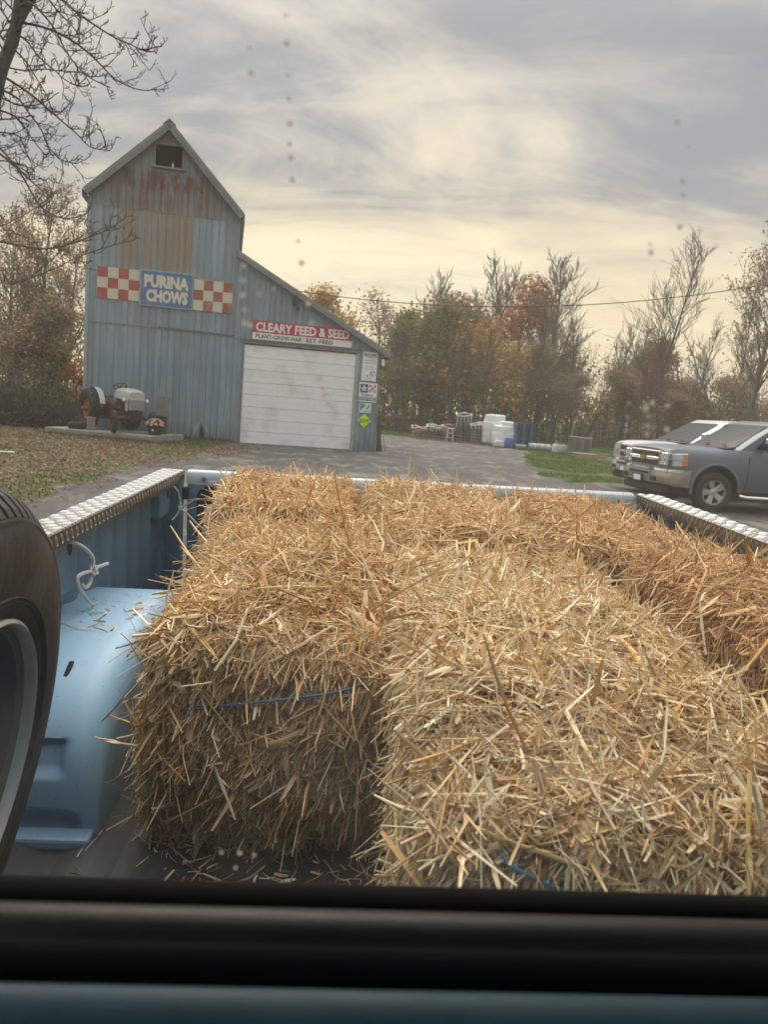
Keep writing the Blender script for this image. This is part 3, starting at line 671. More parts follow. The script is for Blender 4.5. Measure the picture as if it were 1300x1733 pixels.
for k in range(34):
    a, b = q.uniform(0, 6.28), q.uniform(.05, 1.0)
    f = link('flower', q.choice(fm), o, (.29 * math.sin(b * 1.5) * math.cos(a), .29 * math.sin(b * 1.5) * math.sin(a), .30 + .22 * math.cos(b * 1.5)))
    f.rotation_euler = (-b * 1.3 * math.sin(a), b * 1.3 * math.cos(a), 0)
mb = MB(); 
for k in range(60):
    a, b = q.uniform(0, 6.28), q.uniform(0, 1); p = Vector((.24 * b * math.cos(a), .24 * b * math.sin(a), .28 + .16 * (1 - b)))
    d = Vector((q.uniform(-.06, .06), q.uniform(-.06, .06), .03)); e = Vector((q.uniform(-.04, .04), q.uniform(-.04, .04), .0))
    mb.add([p, p + d, p + d + e, p + e], [(0, 1, 2, 3)])
part('leaves', mb, mat('mum_leaf', (0.05, 0.07, 0.03), .7), o)['kind'] = 'stuff'
# ================================================================== the pickup the picture is taken from (truck frame: x right, y rearward, z from eye height)
def bed_paint(name, col, dk, rough):
    s = NT(name); c = s.coord(); n_ = s.noise(c, 3, 6, .6); sc_ = s.noise(c, 26, 5, .75, (1, 3.2, 1)); sp = s.noise(c, 120, 3, .6); ch = s.noise(c, 11, 7, .72)
    cc = s.mix(s.math('MULTIPLY', s.ramp(n_, .4, .72), .45), col, dk)
    cc = s.mix(s.math('MULTIPLY', s.ramp(sc_, .60, .72), .30), cc, tuple(min(.8, k * 1.35) for k in col))
    cc = s.mix(s.math('MULTIPLY', s.ramp(ch, .655, .675), .75), cc, (.035, .045, .055))
    cc = s.mix(s.math('MULTIPLY', s.ramp(sp, .66, .72), .5), cc, (.10, .10, .09))
    s.bump(n_, .12, .01)
    return s.out(cc, s.math('ADD', rough, s.math('MULTIPLY', sc_, .2)), 0, .5)
M_tblue = bed_paint('truck_blue', (0.265, 0.45, 0.63), (0.20, 0.345, 0.48), .38)
M_tblue_shade = mat('truck_blue_shaded', (0.10, 0.19, 0.27), 0.42, 0, .18, 4, dirt=(0.05, 0.085, 0.11), dirt_amt=.6)  # same blue paint, darker: the shadow inside the bed put into the colour
M_bedmat = mat('bed_mat', (0.035, 0.042, 0.05), 0.7, 0, .3, 8, bump=.3)
def alu_mat():
    s = NT('tread_plate'); c = s.coord(); a = s.noise(c, 8, 5, .6); b = s.noise(c, 90, 3, .6)
    col = s.mix(s.ramp(a, .3, .7), (0.15, 0.146, 0.14), (0.24, 0.235, 0.225)); col = s.mix(s.math('MULTIPLY', s.ramp(b, .55, .75), .35), col, (0.35, .33, .30))
    return s.out(col, s.math('ADD', 0.36, s.math('MULTIPLY', a, .2)), 1.0)
M_alu = alu_mat()
M_bar = mat('tread_bar', (0.55, 0.54, 0.52), 0.30, 1.0, .05)  # one metal with the plate; caught sky and shade put into two tones
M_gask = mat('rubber_gasket', (0.008, 0.008, 0.009), 0.8, 0, .2, 20, spec=.15)
M_trimk = mat('black_trim', (0.014, 0.0145, 0.016), 0.40, 0, .2, 10, spec=.28)
M_teal = mat('cab_teal', (0.030, 0.076, 0.100), 0.42, 0, .15, 6, spec=.2)
M_head = mat('headliner', (0.10, 0.10, 0.10), 0.9)
CXT = 0.235; BY0, BY1 = .46, 2.72; ZR = -.315; ZF = -.795
truck = thing('pickup_truck', 'light blue pickup whose straw-filled bed with tread plate rails is seen from the cab', 'pickup truck', (CXT, 1.68, -1.66), FT)
def mirx(mb): return MB().add([(2 * CXT - x, y, z) for x, y, z in mb.v], [tuple(reversed(f)) for f in mb.f])
# floor with pressed ribs
rows = []
for k in range(61):
    x = -.74 + k * (1.95 / 60); zz = ZF + (.012 if (k // 2) % 2 else 0)
    rows.append([(x, BY0, zz), (x, BY1, zz)])
part('bed_floor', MB().grid(rows).b2((-.74, BY0, ZF - .05), (1.21, BY1, ZF - .03)), M_bedmat, truck)
for side in (0, 1):
    fx = (lambda m_: m_) if side == 0 else mirx
    # inner wall with pressed vertical ribs
    rows = []; n = 130
    for k in range(n + 1):
        y = BY0 + (BY1 - BY0) * k / n; ph_ = ((y - 1.72) / .135) % 1.0
        rib = .011 * (1 if .34 < ph_ < .66 else max(0, 1 - min(abs(ph_ - .34), abs(ph_ - .66)) / .14)) if 1.7 < y < 2.48 else 0
        rows.append([(-.640 + rib * e, y, z) for z, e in ((ZF, 0), (ZF + .03, 1), (ZR - .075, 1), (ZR - .055, 0), (ZR - .03, 0))])
    sp_ = part('bed_side', fx(MB().grid(rows)), M_tblue_shade, truck, smooth=True, angle=50)
    part('rail', fx(MB().b2((-.645, BY0, ZR - .05), (-.590, BY1 - .02, ZR - .006))), M_tblue_shade, sp_, bevel=.004)
    prof = [(-.640, ZR - .012), (-.650, ZR - .02), (-.672, ZR - .06), (-.70, ZR - .20), (-.715, ZR - .42), (-.70, ZR - .62), (-.67, ZR - .80), (-.655, ZR - .82), (-.645, ZR - .05)]
    outp = MB().loft([[(x, y, z) for x, z in prof] for y in (BY0 - .02, BY0 + .8, BY0 + 1.6, BY1 + .02)])
    part('outer_panel', fx(outp), M_tblue, truck, smooth=True, angle=40)
    # stake pocket boxes under the rail
    for y0, y1, zb in ((1.575, 1.70, -.475), (2.47, 2.60, -.450)):
        b = part('stake_pocket', fx(MB().b2((-.665, y0, zb), (-.598, y1, ZR - .051))), M_tblue_shade, truck, bevel=.006, seg=2)
        part('rope_hole', fx(MB().prism([(-.5965, (y0 + y1) / 2 + .03 + .012 * math.cos(a), -.375 + .02 * math.sin(a)) for a in [k * math.pi / 5 for k in range(10)]], (-.004, 0, 0))), M_dark, b)
    if side == 0:   # torn vinyl corner pad by the tailgate
        rows = [[(-.655 + .012 * math.sin(j * 1.7 + i * .9) + (.02 if 0 < i < 5 else 0), 2.60 + .016 * i, -.45 - .06 * j + .012 * math.sin(i * 1.3)) for j in range(6)] for i in range(7)]
        part('corner_pad', MB().grid(rows), M_tblue_shade, truck, smooth=True)
    # wheel house: arched hump with pressed dents on its front
    NY, NX = 170, 36; rows = []
    for i in range(NY + 1):
        u = i / NY
        a = math.pi * (1 - u); cy_, cz_ = math.cos(a), math.sin(a)
        yy = 1.70 + .46 * math.copysign(abs(cy_) ** .62, cy_); zz = ZF + .012 + .255 * abs(cz_) ** .75
        row = []
        for j in range(NX + 1):
            v = j / NX; xx = -.655 + .255 * v; dz_ = 0; dy_ = 0
            if v > .76:
                t_ = (v - .76) / .24; ang = t_ * math.pi / 2
                xx = -.464 + .064 * math.sin(ang); sh = .064 * (1 - math.cos(ang)); zz2 = max(ZF, zz - sh); yy2 = yy
            else: zz2, yy2 = zz, yy
            # dents: two broad ledges and a slot
            hgt = (zz - ZF) / .267
            if u < .45:
                for lo, hi_, xr, dp in ((.03, .20, .86, .020), (.40, .62, .76, .022)):
                    m_ = max(0, min(1, (hgt - lo) / .035)) * max(0, min(1, (hi_ - hgt) / .035)) * max(0, min(1, (xr - v) / .07))
                    yy2 += dp * m_
            row.append((xx, yy2, zz2))
        row.append((-.400, yy, ZF)); rows.append(row)
    wh = part('wheel_housing', fx(MB().grid(rows)), M_tblue, truck, smooth=True, angle=70)
    part('flange', fx(MB().b2((-.66, 1.205, ZF + .0), (-.405, 1.245, ZF + .022))), M_tblue, wh, bevel=.006, seg=2)
    if False: part('seam', fx(MB().tube([(-.475 + .003 * math.sin(k), 1.23 + .012 * k, ZF + .018 + .255 * (1 - (1 - min(1, k / 20)) ** 2) ** .5) for k in range(0, 14)], .0016, 4)), M_dark, wh)
    if side == 0: part('slot', MB().box((-.507, 1.405, -.5512), (.010, .042, .005), Matrix.Rotation(R(27), 3, 'X')), M_dark, wh, bevel=.004)
    # tread plate cap: folded sheet, raised diamond bars on top and lip
    cap = [(-.650, ZR), (-.578, ZR), (-.5745, ZR - .003), (-.5745, ZR - .036), (-.5765, ZR - .036), (-.5765, ZR - .004), (-.650, ZR - .004)]
    y0c, y1c = .50, BY1 - .005
    cp = part('rail_cap', fx(MB().loft([[(x, y, z) for x, z in cap] for y in (y0c, y1c)])), M_alu, truck)
    def lens_bar(L, w, h):
        return MB().add([(-L / 2, 0, 0), (-L * .2, -w / 2, 0), (L * .2, -w / 2, 0), (L / 2, 0, 0), (L * .2, w / 2, 0), (-L * .2, w / 2, 0), (-L * .25, 0, h), (L * .25, 0, h)],
                        [(0, 1, 6), (1, 2, 7, 6), (2, 3, 7), (3, 4, 7), (4, 5, 6, 7), (5, 0, 6)])
    if side == 0: bar_me = lens_bar(.029, .0080, .0038).mesh('tread_bar', M_bar)
    rest = MB(); cnt = 0; inv = Vector(BASE[truck.name])
    ys = np.arange(y0c + .014, y1c - .01, .029)
    for iy, y in enumerate(ys):
        y = float(y)
        for kx in range(4):
            x = -.640 + kx * .0185; rz = R(38 if (kx + iy) % 2 else -38 + 180)
            p = Vector((x, y + (.006 if kx % 2 else 0), ZR + .0004))
            if side == 1: p.x = 2 * CXT - p.x
            if side == 0 and y > 1.42 and cnt < 190:
                o = link('tread_bar', bar_me, cp, p - inv); o.rotation_euler = (0, 0, rz); cnt += 1
            else: rest.add([Matrix.Translation(p) @ Matrix.Rotation(rz, 4, 'Z') @ Vector(v) for v in lens_bar(.029, .0080, .0038).v], lens_bar(1, 1, 1).f)
        p = Vector((-.5742 if side == 0 else 2 * CXT + .5742, y, ZR - .0185)); sg = 1 if side == 0 else -1
        M_ = Matrix.Rotation(R(90 * sg), 4, 'Y') @ Matrix.Rotation(R(22 * sg), 4, 'Z')
        if y > 1.42:
            o = link('tread_bar', bar_me, cp, p - inv); o.rotation_euler = M_.to_euler()
        else: rest.add([Matrix.Translation(p) @ M_ @ Vector(v) for v in lens_bar(.029, .0080, .0038).v], lens_bar(1, 1, 1).f)
    part('tread_pattern', rest, M_bar, cp)['kind'] = 'stuff'
    # corner post by the tailgate
    part('corner_post', fx(MB().b2((-.665, BY1 - .055, ZF), (-.575, BY1 - .004, ZR - .02))), M_tblue_shade, truck, bevel=.008, seg=2)
    part('latch', fx(MB().b2((-.575, BY1 - .04, ZR - .10), (-.555, BY1 - .015, ZR - .055))), M_trimk, truck, bevel=.004)
# tailgate
TG0, TG1 = -.566, 2 * CXT + .566
tg = part('tailgate', MB().b2((TG0, BY1, ZF), (TG1, BY1 + .055, ZR - .03)), M_tblue_shade, truck, bevel=.006)
prof = [(BY1 - .004, ZR - .030), (BY1 - .006, ZR - .010), (BY1 + .000, ZR - .003), (BY1 + .01, ZR - .001), (BY1 + .05, ZR - .002), (BY1 + .060, ZR - .008), (BY1 + .062, ZR - .05), (BY1 + .0, ZR - .05)]
part('top_rail', MB().loft([[(x, y, z) for y, z in prof] for x in (TG0, TG1)]), mat('tailgate_pale', (0.46, 0.54, 0.60), 0.35, 0, .10, 5, coat=.2), tg, smooth=True, angle=50)
def rrect(x0, x1, z0, z1, r, y):
    pts = []
    for cx_, cz_, a0 in ((x1 - r, z1 - r, 0), (x0 + r, z1 - r, 90), (x0 + r, z0 + r, 180), (x1 - r, z0 + r, 270)):
        for k in range(6): a = R(a0 + k * 18); pts.append((cx_ + r * math.cos(a), y, cz_ + r * math.sin(a)))
    return pts
part('dark_panel', MB().prism(rrect(TG0 + .035, TG0 + .60, ZF + .1, ZR - .055, .04, BY1 - .004), (0, .003, 0)), M_dark, tg)  # near-black rounded panel on the inner face of the tailgate
part('dark_panel', MB().prism(rrect(TG1 - .60, TG1 - .035, ZF + .1, ZR - .055, .04, BY1 - .004), (0, .003, 0)), M_dark, tg)
for x in (TG0 + .06, TG1 - .06): part('bolt', MB().lathe([(0, -.014), (.007, -.014), (.008, -.008)], 10, (x, BY1 + .0, ZR - .03), 'Y'), M_alu, tg)
# bulkhead, wheels, cab
part('front_bulkhead', MB().b2((-.72, .44, ZF), (2 * CXT + .72, .462, ZR - .02)), M_tblue_shade, truck, bevel=.005)
for sx in (-.62, 2 * CXT + .62):
    for yy in (1.70, -1.75):
        w = part('wheel', MB().lathe([(.2, -.11), (.33, -.12), (.385, -.08), (.385, .08), (.33, .12), (.2, .11), (0, .08)], 28, (sx, yy, -1.29), 'X'), M_rub, truck, smooth=True)
xl, xr = CXT - .88, CXT + .88
WZ0_, WZ1_ = -.285, .33
cab = part('cab', MB().b2((xl, .405, -1.25), (xr, .43, WZ0_ - .045)).b2((xl, .405, WZ0_ - .045), (CXT - .72, .43, WZ1_ + .05)).b2((CXT + .72, .405, WZ0_ - .045), (xr, .43, WZ1_ + .05)).b2((CXT - .72, .405, WZ1_), (CXT + .72, .43, WZ1_ + .05))
           .b2((xl + .06, -1.0, WZ1_ + .05), (xr - .06, .43, WZ1_ + .09)).b2((xl, -1.5, -1.25), (xl + .05, .404, -.30)).b2((xr - .05, -1.5, -1.25), (xr, .404, -.30))
           .b2((xl, -1.5, -1.30), (xr, .43, -1.25)).b2((xl, -1.6, -1.25), (xr, -1.5, -.30)).b2((xl, -.35, -.30), (xl + .05, -.27, WZ1_ + .05)).b2((xr - .05, -.35, -.30), (xr, -.27, WZ1_ + .05)), M_tblue, truck)
part('headliner', MB().b2((xl + .07, -.98, WZ1_ + .035), (xr - .07, .40, WZ1_ + .048)), M_head, cab)
part('hood', MB().b2((xl + .03, -3.1, -1.15), (xr - .03, -1.6, -.42)), M_tblue, truck, bevel=.08, seg=3)
def sill_ridge(name, prof, m, parent):
    return part(name, MB().loft([[(x, y, z) for y, z in prof] for x in (CXT - .80, CXT - .3, CXT + .3, CXT + .80)]), m, parent, smooth=True, angle=60)
def arc(cy, cz, r, a0, a1, n=8): return [(cy + r * math.cos(R(a0 + (a1 - a0) * k / n)), cz + r * math.sin(R(a0 + (a1 - a0) * k / n))) for k in range(n + 1)]
win = part('rear_window', MB().b2((CXT - .735, .391, WZ0_ + .0), (CXT + .735, .396, WZ1_ + .01)), None, truck)
s = NT('rear_glass'); tr_ = s.n('ShaderNodeBsdfTransparent'); tr_.inputs[0].default_value = (0.985, 0.99, 0.985, 1)
df_ = s.n('ShaderNodeBsdfDiffuse'); df_.inputs[0].default_value = (0.8, 0.78, 0.72, 1); tl = s.n('ShaderNodeBsdfTranslucent'); tl.inputs[0].default_value = (0.8, 0.78, 0.72, 1)
a_ = s.n('ShaderNodeMixShader'); s.l(df_.outputs[0], a_.inputs[1]); s.l(tl.outputs[0], a_.inputs[2]); a_.inputs[0].default_value = .7
cc_ = s.coord(); dirt = s.math('ADD', 0.006, s.math('MULTIPLY', s.ramp(s.noise(cc_, 5, 5, .6), .35, .8), .03))
b_ = s.n('ShaderNodeMixShader'); s.l(dirt, b_.inputs[0]); s.l(tr_.outputs[0], b_.inputs[1]); s.l(a_.outputs[0], b_.inputs[2])
gl = s.n('ShaderNodeBsdfGlossy'); gl.inputs['Roughness'].default_value = .02; fr = s.n('ShaderNodeFresnel'); fr.inputs[0].default_value = 1.3
c_ = s.n('ShaderNodeMixShader'); s.l(s.math('MULTIPLY', fr.outputs[0], .8), c_.inputs[0]); s.l(b_.outputs[0], c_.inputs[1]); s.l(gl.outputs[0], c_.inputs[2])
s.l(c_.outputs[0], s.t.nodes['Material Output'].inputs[0]); win.data.materials.clear(); win.data.materials.append(s.m)
s = NT('water_spot'); tr_ = s.n('ShaderNodeBsdfTransparent'); tl = s.n('ShaderNodeBsdfTranslucent'); tl.inputs[0].default_value = (0.85, 0.82, 0.76, 1)
df_ = s.n('ShaderNodeBsdfDiffuse'); df_.inputs[0].default_value = (0.5, 0.5, 0.48, 1)
a_ = s.n('ShaderNodeMixShader'); s.l(df_.outputs[0], a_.inputs[1]); s.l(tl.outputs[0], a_.inputs[2]); a_.inputs[0].default_value = .75
b_ = s.n('ShaderNodeMixShader'); b_.inputs[0].default_value = .62; s.l(tr_.outputs[0], b_.inputs[1]); s.l(a_.outputs[0], b_.inputs[2])
s.l(b_.outputs[0], s.t.nodes['Material Output'].inputs[0]); M_spot = s.m
SPOTS = [(-0.056, 0.154), (-0.055, 0.143), (-0.039, 0.157), (-0.038, 0.143), (-0.037, 0.133), (-0.036, 0.122), (-0.036, 0.113), (-0.035, 0.107), (-0.034, 0.097), (-0.03, 0.069), (-0.028, 0.059), (-0.04, 0.169), (-0.056, 0.056), (-0.056, 0.049), (-0.056, 0.042), (-0.041, 0.046), (-0.048, 0.043), (-0.024, 0.04), (-0.055, 0.035), (-0.055, 0.029), (-0.052, 0.028), (-0.022, 0.031), (-0.015, -0.001), (-0.012, -0.008), (-0.004, -0.043), (-0.017, 0.004), (0.15, 0.136), (0.157, 0.125), (0.156, 0.109), (0.157, 0.103), (0.157, 0.088), (0.143, 0.079), (0.144, 0.075), (0.141, 0.001), (0.141, -0.006), (0.15, -0.001), (0.152, -0.005), (0.161, 0.001), (0.141, -0.013), (0.152, -0.01), (0.152, -0.014), (0.162, -0.011), (0.153, 0.002), (-0.059, -0.255), (-0.049, -0.255), (-0.051, -0.264), (-0.041, -0.256), (0.142, -0.249), (-0.014, -0.004), (0.046, -0.132), (0.117, -0.2)]
q = random.Random(3); sm = []
for r_ in (.0009, .0012, .0015):
    sm.append(MB().lathe([(0, 0), (r_, 0), (r_ * .8, -.0003), (0, -.0005)], 10, axis='Y').mesh('water_spot', M_spot))
for x, z in SPOTS:
    link('water_spot', q.choice(sm), win, Vector((x, .3905, z)) - Vector(BASE[truck.name]))
# window sill: gasket lip, padded black trim, teal pressed steel
sill_ridge('window_gasket', arc(.386, -.284, .0125, -40, 150) + [(.372, -.30), (.396, -.30)], M_gask, cab)
sill_ridge('sill_trim', [(.372, -.300)] + arc(.355, -.2815, .0165, 60, 150) + [(.339, -.300)], M_trimk, cab)
sill_ridge('sill_channel', [(.372, -.297), (.330, -.297), (.330, -.31), (.372, -.31)], M_gask, cab)
sill_ridge('cab_back_panel', [(.336, -.315), (.330, -.296)] + arc(.310, -.2935, .0215, 75, 150, 10) + [(.286, -.293), (.278, -.315), (.274, -.60), (.29, -.60), (.33, -.33)], M_teal, cab)

# ------------------------------------------------------------------ spare wheel standing in the bed
M_tyre = mat('spare_rubber', (0.022, 0.0235, 0.026), 0.52, 0, .5, 11, bump=.35, spec=.22, dirt=(0.065, 0.066, 0.068), dirt_amt=.6)
M_trd = mat('tread_rubber', (0.040, 0.041, 0.042), 0.5, 0, .25, 14)
M_rim = mat('painted_rim', (0.16, 0.165, 0.17), 0.4, .3, .25, 6, dirt=(0.07, 0.045, 0.03), dirt_amt=.6)
M_rimi = mat('rusty_rim_centre', (0.035, 0.028, 0.024), 0.6, .2, .4, 7, dirt=(0.09, 0.055, 0.035), dirt_amt=.5)
M_lip = mat('rim_lip', (0.62, 0.62, 0.62), 0.3, .5, .12, 8)
spare = thing('spare_wheel', 'worn black truck wheel standing upright in the front corner of the blue bed', 'wheel', (-.535, .78, -.795), FT)
_psi, _tau = -.047, -.172
_n = Vector((math.cos(_psi) * math.cos(_tau), -math.sin(_psi) * math.cos(_tau), math.sin(_tau))); _d = Vector((math.sin(_psi), math.cos(_psi), 0)); _u = _n.cross(_d)
WM = Matrix(((_n.x, _d.x, _u.x, -.505), (_n.y, _d.y, _u.y, .775), (_n.z, _d.z, _u.z, -.450), (0, 0, 0, 1)))
half = ((.200, .098), (.212, .108), (.235, .1125), (.265, .1135), (.292, .110), (.314, .101), (.318, .097), (.330, .082), (.338, .062), (.342, .040), (.343, 0))
prof = list(half) + [(r_, -h) for r_, h in reversed(half[:-1])]
ty = part('tyre', MB().lathe(prof, 120, axis='X', close=True).xf(WM), M_tyre, spare, smooth=True, angle=60)
NB = 84; step = 2 * math.pi / NB
for sg in (1, -1):
    mb = MB()
    for k in range(NB):          # shoulder bars: long curved lugs with grooves between them, hooked where they meet the sidewall
        rings = []
        for h, r_, sw_ in ((.030, .3505, .0), (.060, .347, .10), (.080, .339, .24), (.0935, .3265, .42), (.099, .3185, .50)):
            c_ = k * step + sw_ * step * 1.5; w_ = step * .30
            rings.append([(sg * (h - .004), (r_ - .010) * math.sin(c_ - w_), (r_ - .010) * math.cos(c_ - w_)), (sg * h, r_ * math.sin(c_ - w_), r_ * math.cos(c_ - w_)), (sg * h, r_ * math.sin(c_ + w_), r_ * math.cos(c_ + w_)), (sg * (h - .004), (r_ - .010) * math.sin(c_ + w_), (r_ - .010) * math.cos(c_ + w_))])
        mb.loft(rings)
    mb.lathe([(.3165, sg * .0985), (.3185, sg * .1012), (.3155, sg * .1025), (.312, sg * .1018)], 120, axis='X')
    part('shoulder_tread', mb.xf(WM), M_trd, ty)
mb = MB()
for h in (-.018, .0, .018):
    mb.lathe([(.342, h - .007), (.3505, h - .006), (.3505, h + .006), (.342, h + .007)], 96, axis='X')
part('centre_tread', mb.xf(WM), M_trd, ty)
for rr, hh in ((.226, .1125), (.231, .113)): part('sidewall_ring', MB().lathe([(rr - .002, hh - .002), (rr, hh + .0015), (rr + .002, hh - .002)], 96, axis='X').xf(WM), M_tyre, ty, smooth=True)
rm = part('rim', MB().lathe([(.199, .100), (.190, .092), (.184, .055), (.178, .02), (.168, .005), (.150, -.002)], 96, axis='X').xf(WM), M_rim, spare, smooth=True, angle=35)
part('rim_centre', MB().lathe([(.151, -.002), (.135, -.012), (.10, .02), (.07, .028), (.066, .02), (0, .02)], 72, axis='X').xf(WM), M_rimi, rm, smooth=True, angle=35)
part('rim_lip', MB().lathe([(.197, .094), (.1985, .1095), (.2025, .1135), (.2065, .110), (.204, .100)], 96, axis='X').xf(WM), M_lip, rm, smooth=True)
for k in range(5):
    a = 2 * math.pi * k / 5
    part('lug_hole', MB().lathe([(0, .029), (.011, .029), (.011, .03), (0, .03)], 10, (0, .05 * math.sin(a), .05 * math.cos(a)), 'X').xf(WM), M_dark, rm)
# ------------------------------------------------------------------ ropes tied to the stake pockets
M_rope = mat('white_rope', (0.60, 0.60, 0.58), 0.8, 0, .12, 60, bump=.6)
def smooth_path(pts, n=5):
    out_ = []
    for i in range(len(pts) - 1):
        p0, p1, p2, p3 = (Vector(pts[max(0, i - 1)]), Vector(pts[i]), Vector(pts[i + 1]), Vector(pts[min(len(pts) - 1, i + 2)]))
        for k in range(n):
            t = k / n
            out_.append(0.5 * ((2 * p1) + (p2 - p0) * t + (2 * p0 - 5 * p1 + 4 * p2 - p3) * t * t + (3 * p1 - p0 - 3 * p2 + p3) * t ** 3))
    return out_ + [Vector(pts[-1])]
def rope(label, paths, knot, rr):
    o = thing('rope', label, 'rope', knot, FT, 'white ropes tied to the bed side')
    for pts in paths: part('strand', MB().tube(smooth_path(pts), rr, 6), M_rope, o, smooth=True)
    kp = []
    for k in range(26):
        a = k * .75; kp.append((knot[0] + rr * 1.6 * math.cos(a), knot[1] + rr * 1.8 * math.sin(a * .8), knot[2] + rr * 2.2 * math.sin(a * 1.3)))
    part('knot', MB().tube(kp, rr * .95, 6), M_rope, o, smooth=True)
rope('knotted white rope hanging from the front stake pocket over the blue wheel housing', [
    [(-.61, 1.662, -.362), (-.585, 1.668, -.366), (-.575, 1.70, -.385), (-.57, 1.735, -.414), (-.57, 1.734, -.44)],
    [(-.57, 1.734, -.44), (-.565, 1.765, -.440), (-.56, 1.81, -.443)],
    [(-.57, 1.732, -.443), (-.575, 1.69, -.438), (-.578, 1.66, -.440), (-.578, 1.665, -.462), (-.572, 1.70, -.50), (-.565, 1.722, -.520)],
    [(-.57, 1.732, -.445), (-.572, 1.722, -.468), (-.575, 1.70, -.474), (-.58, 1.69, -.462)]], (-.568, 1.734, -.442), .0042)
rope('thin white rope knotted at the rear stake pocket beside the tailgate', [
    [(-.61, 2.54, -.352), (-.583, 2.56, -.352), (-.572, 2.60, -.375), (-.568, 2.62, -.41), (-.567, 2.62, -.435)],
    [(-.567, 2.62, -.435), (-.55, 2.62, -.425), (-.52, 2.61, -.405), (-.50, 2.60, -.398)],
    [(-.567, 2.62, -.437), (-.55, 2.62, -.447), (-.50, 2.6, -.487), (-.45, 2.58, -.515)],
    [(-.567, 2.62, -.437), (-.578, 2.61, -.46), (-.59, 2.60, -.475)]], (-.567, 2.62, -.436), .0032)
# ================================================================== straw bales
def straw_mat():
    s = NT('straw'); at = s.n('ShaderNodeAttribute', attribute_name='Col'); c = s.coord()
    n_ = s.noise(c, 60, 3, .6); col = s.mix(s.math('MULTIPLY', s.ramp(n_, .35, .7), .22), at.outputs['Color'], (0.36, 0.21, 0.09))
    m_ = s.out(col, .5, 0, .22)
    return m_
M_straw = straw_mat()
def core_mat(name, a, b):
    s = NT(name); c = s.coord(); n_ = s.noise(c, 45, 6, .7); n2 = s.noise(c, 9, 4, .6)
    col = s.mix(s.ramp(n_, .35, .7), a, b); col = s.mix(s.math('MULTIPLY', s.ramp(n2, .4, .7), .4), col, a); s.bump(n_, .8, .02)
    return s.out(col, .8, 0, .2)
PAL = np.array([(.78, .585, .345), (.74, .53, .29), (.85, .72, .49), (.90, .82, .64), (.70, .465, .215), (.52, .31, .13), (.58, .48, .33), (.26, .15, .07), (.78, .64, .31)])
def straws(n, pos, dr, nr, L, Wd, rs, tint=(1, 1, 1), pal_w=None):
    """n straws as hollow stalks (two in five) and split, folded ribbons; returns verts, quads, colours"""
    w = np.array(pal_w if pal_w is not None else (5, 4, 5, 3, 3, 1.4, 2.5, .6, .6), float); w /= w.sum()
    ci = rs.choice(len(PAL), n, p=w); c = PAL[ci] * rs.uniform(.78, 1.18, (n, 1)) * np.array(tint); c = np.clip(c, .01, .92)
    a = np.cross(dr, nr); a /= np.linalg.norm(a, axis=1, keepdims=True) + 1e-9
    b = np.cross(dr, a)
    bend = (a * rs.normal(0, .07, (n, 1)) + b * rs.normal(0, .05, (n, 1))) * L[:, None]
    kink = rs.random(n) < .20; bend[kink] *= 3.4
    p0 = pos - dr * (L / 2)[:, None]; p1 = pos + bend * .5; p2 = pos + dr * (L / 2)[:, None] - bend * .5
    tube = rs.random(n) < .34
    V = []; Q = []; Cc = []; off = 0
    i = np.where(tube)[0]; k = len(i)
    if k:
        r = (Wd[i] * .42)[:, None]
        ring = []
        for p, sc in ((p0, 1.0), (p1, 1.0), (p2, .85)):
            for t in range(4):
                an = math.pi / 2 * t + .4
                ring.append(p[i] + (a[i] * math.cos(an) + b[i] * math.sin(an)) * r * sc)
        v = np.stack(ring, 1).reshape(-1, 3)
        qd = np.array([(s_ * 4 + t, s_ * 4 + (t + 1) % 4, s_ * 4 + 4 + (t + 1) % 4, s_ * 4 + 4 + t) for s_ in (0, 1) for t in range(4)])
        V.append(v); Q.append((np.arange(k)[:, None, None] * 12 + qd[None]).reshape(-1, 4)); Cc.append(np.repeat(c[i], 12, 0)); off = k * 12
    i = np.where(~tube)[0]; k = len(i)
    if k:
        hwid = (Wd[i] * rs.uniform(.5, .95, k))[:, None]; fold = hwid * rs.uniform(.1, .7, (k, 1)); th = rs.uniform(0, math.pi, (k, 1)); tw = rs.normal(0, .5, (k, 1))
        ring = []
        for p, q_, sc in ((p0, 0, .75), (p1, .5, 1.0), (p2, 1.0, .45)):
            aa = a[i] * np.cos(th + tw * q_) + b[i] * np.sin(th + tw * q_); bb = np.cross(dr[i], aa)
            ring += [p[i] - aa * hwid * sc, p[i] + bb * fold * sc, p[i] + aa * hwid * sc]
        v = np.stack(ring, 1).reshape(-1, 3)
        qd = np.array([(s_ * 3 + t, s_ * 3 + t + 1, s_ * 3 + 4 + t, s_ * 3 + 3 + t) for s_ in (0, 1) for t in range(2)])
        V.append(v); Q.append((np.arange(k)[:, None, None] * 9 + qd[None]).reshape(-1, 4) + off); Cc.append(np.repeat(c[i], 9, 0))
    return np.concatenate(V), np.concatenate(Q), np.concatenate(Cc)

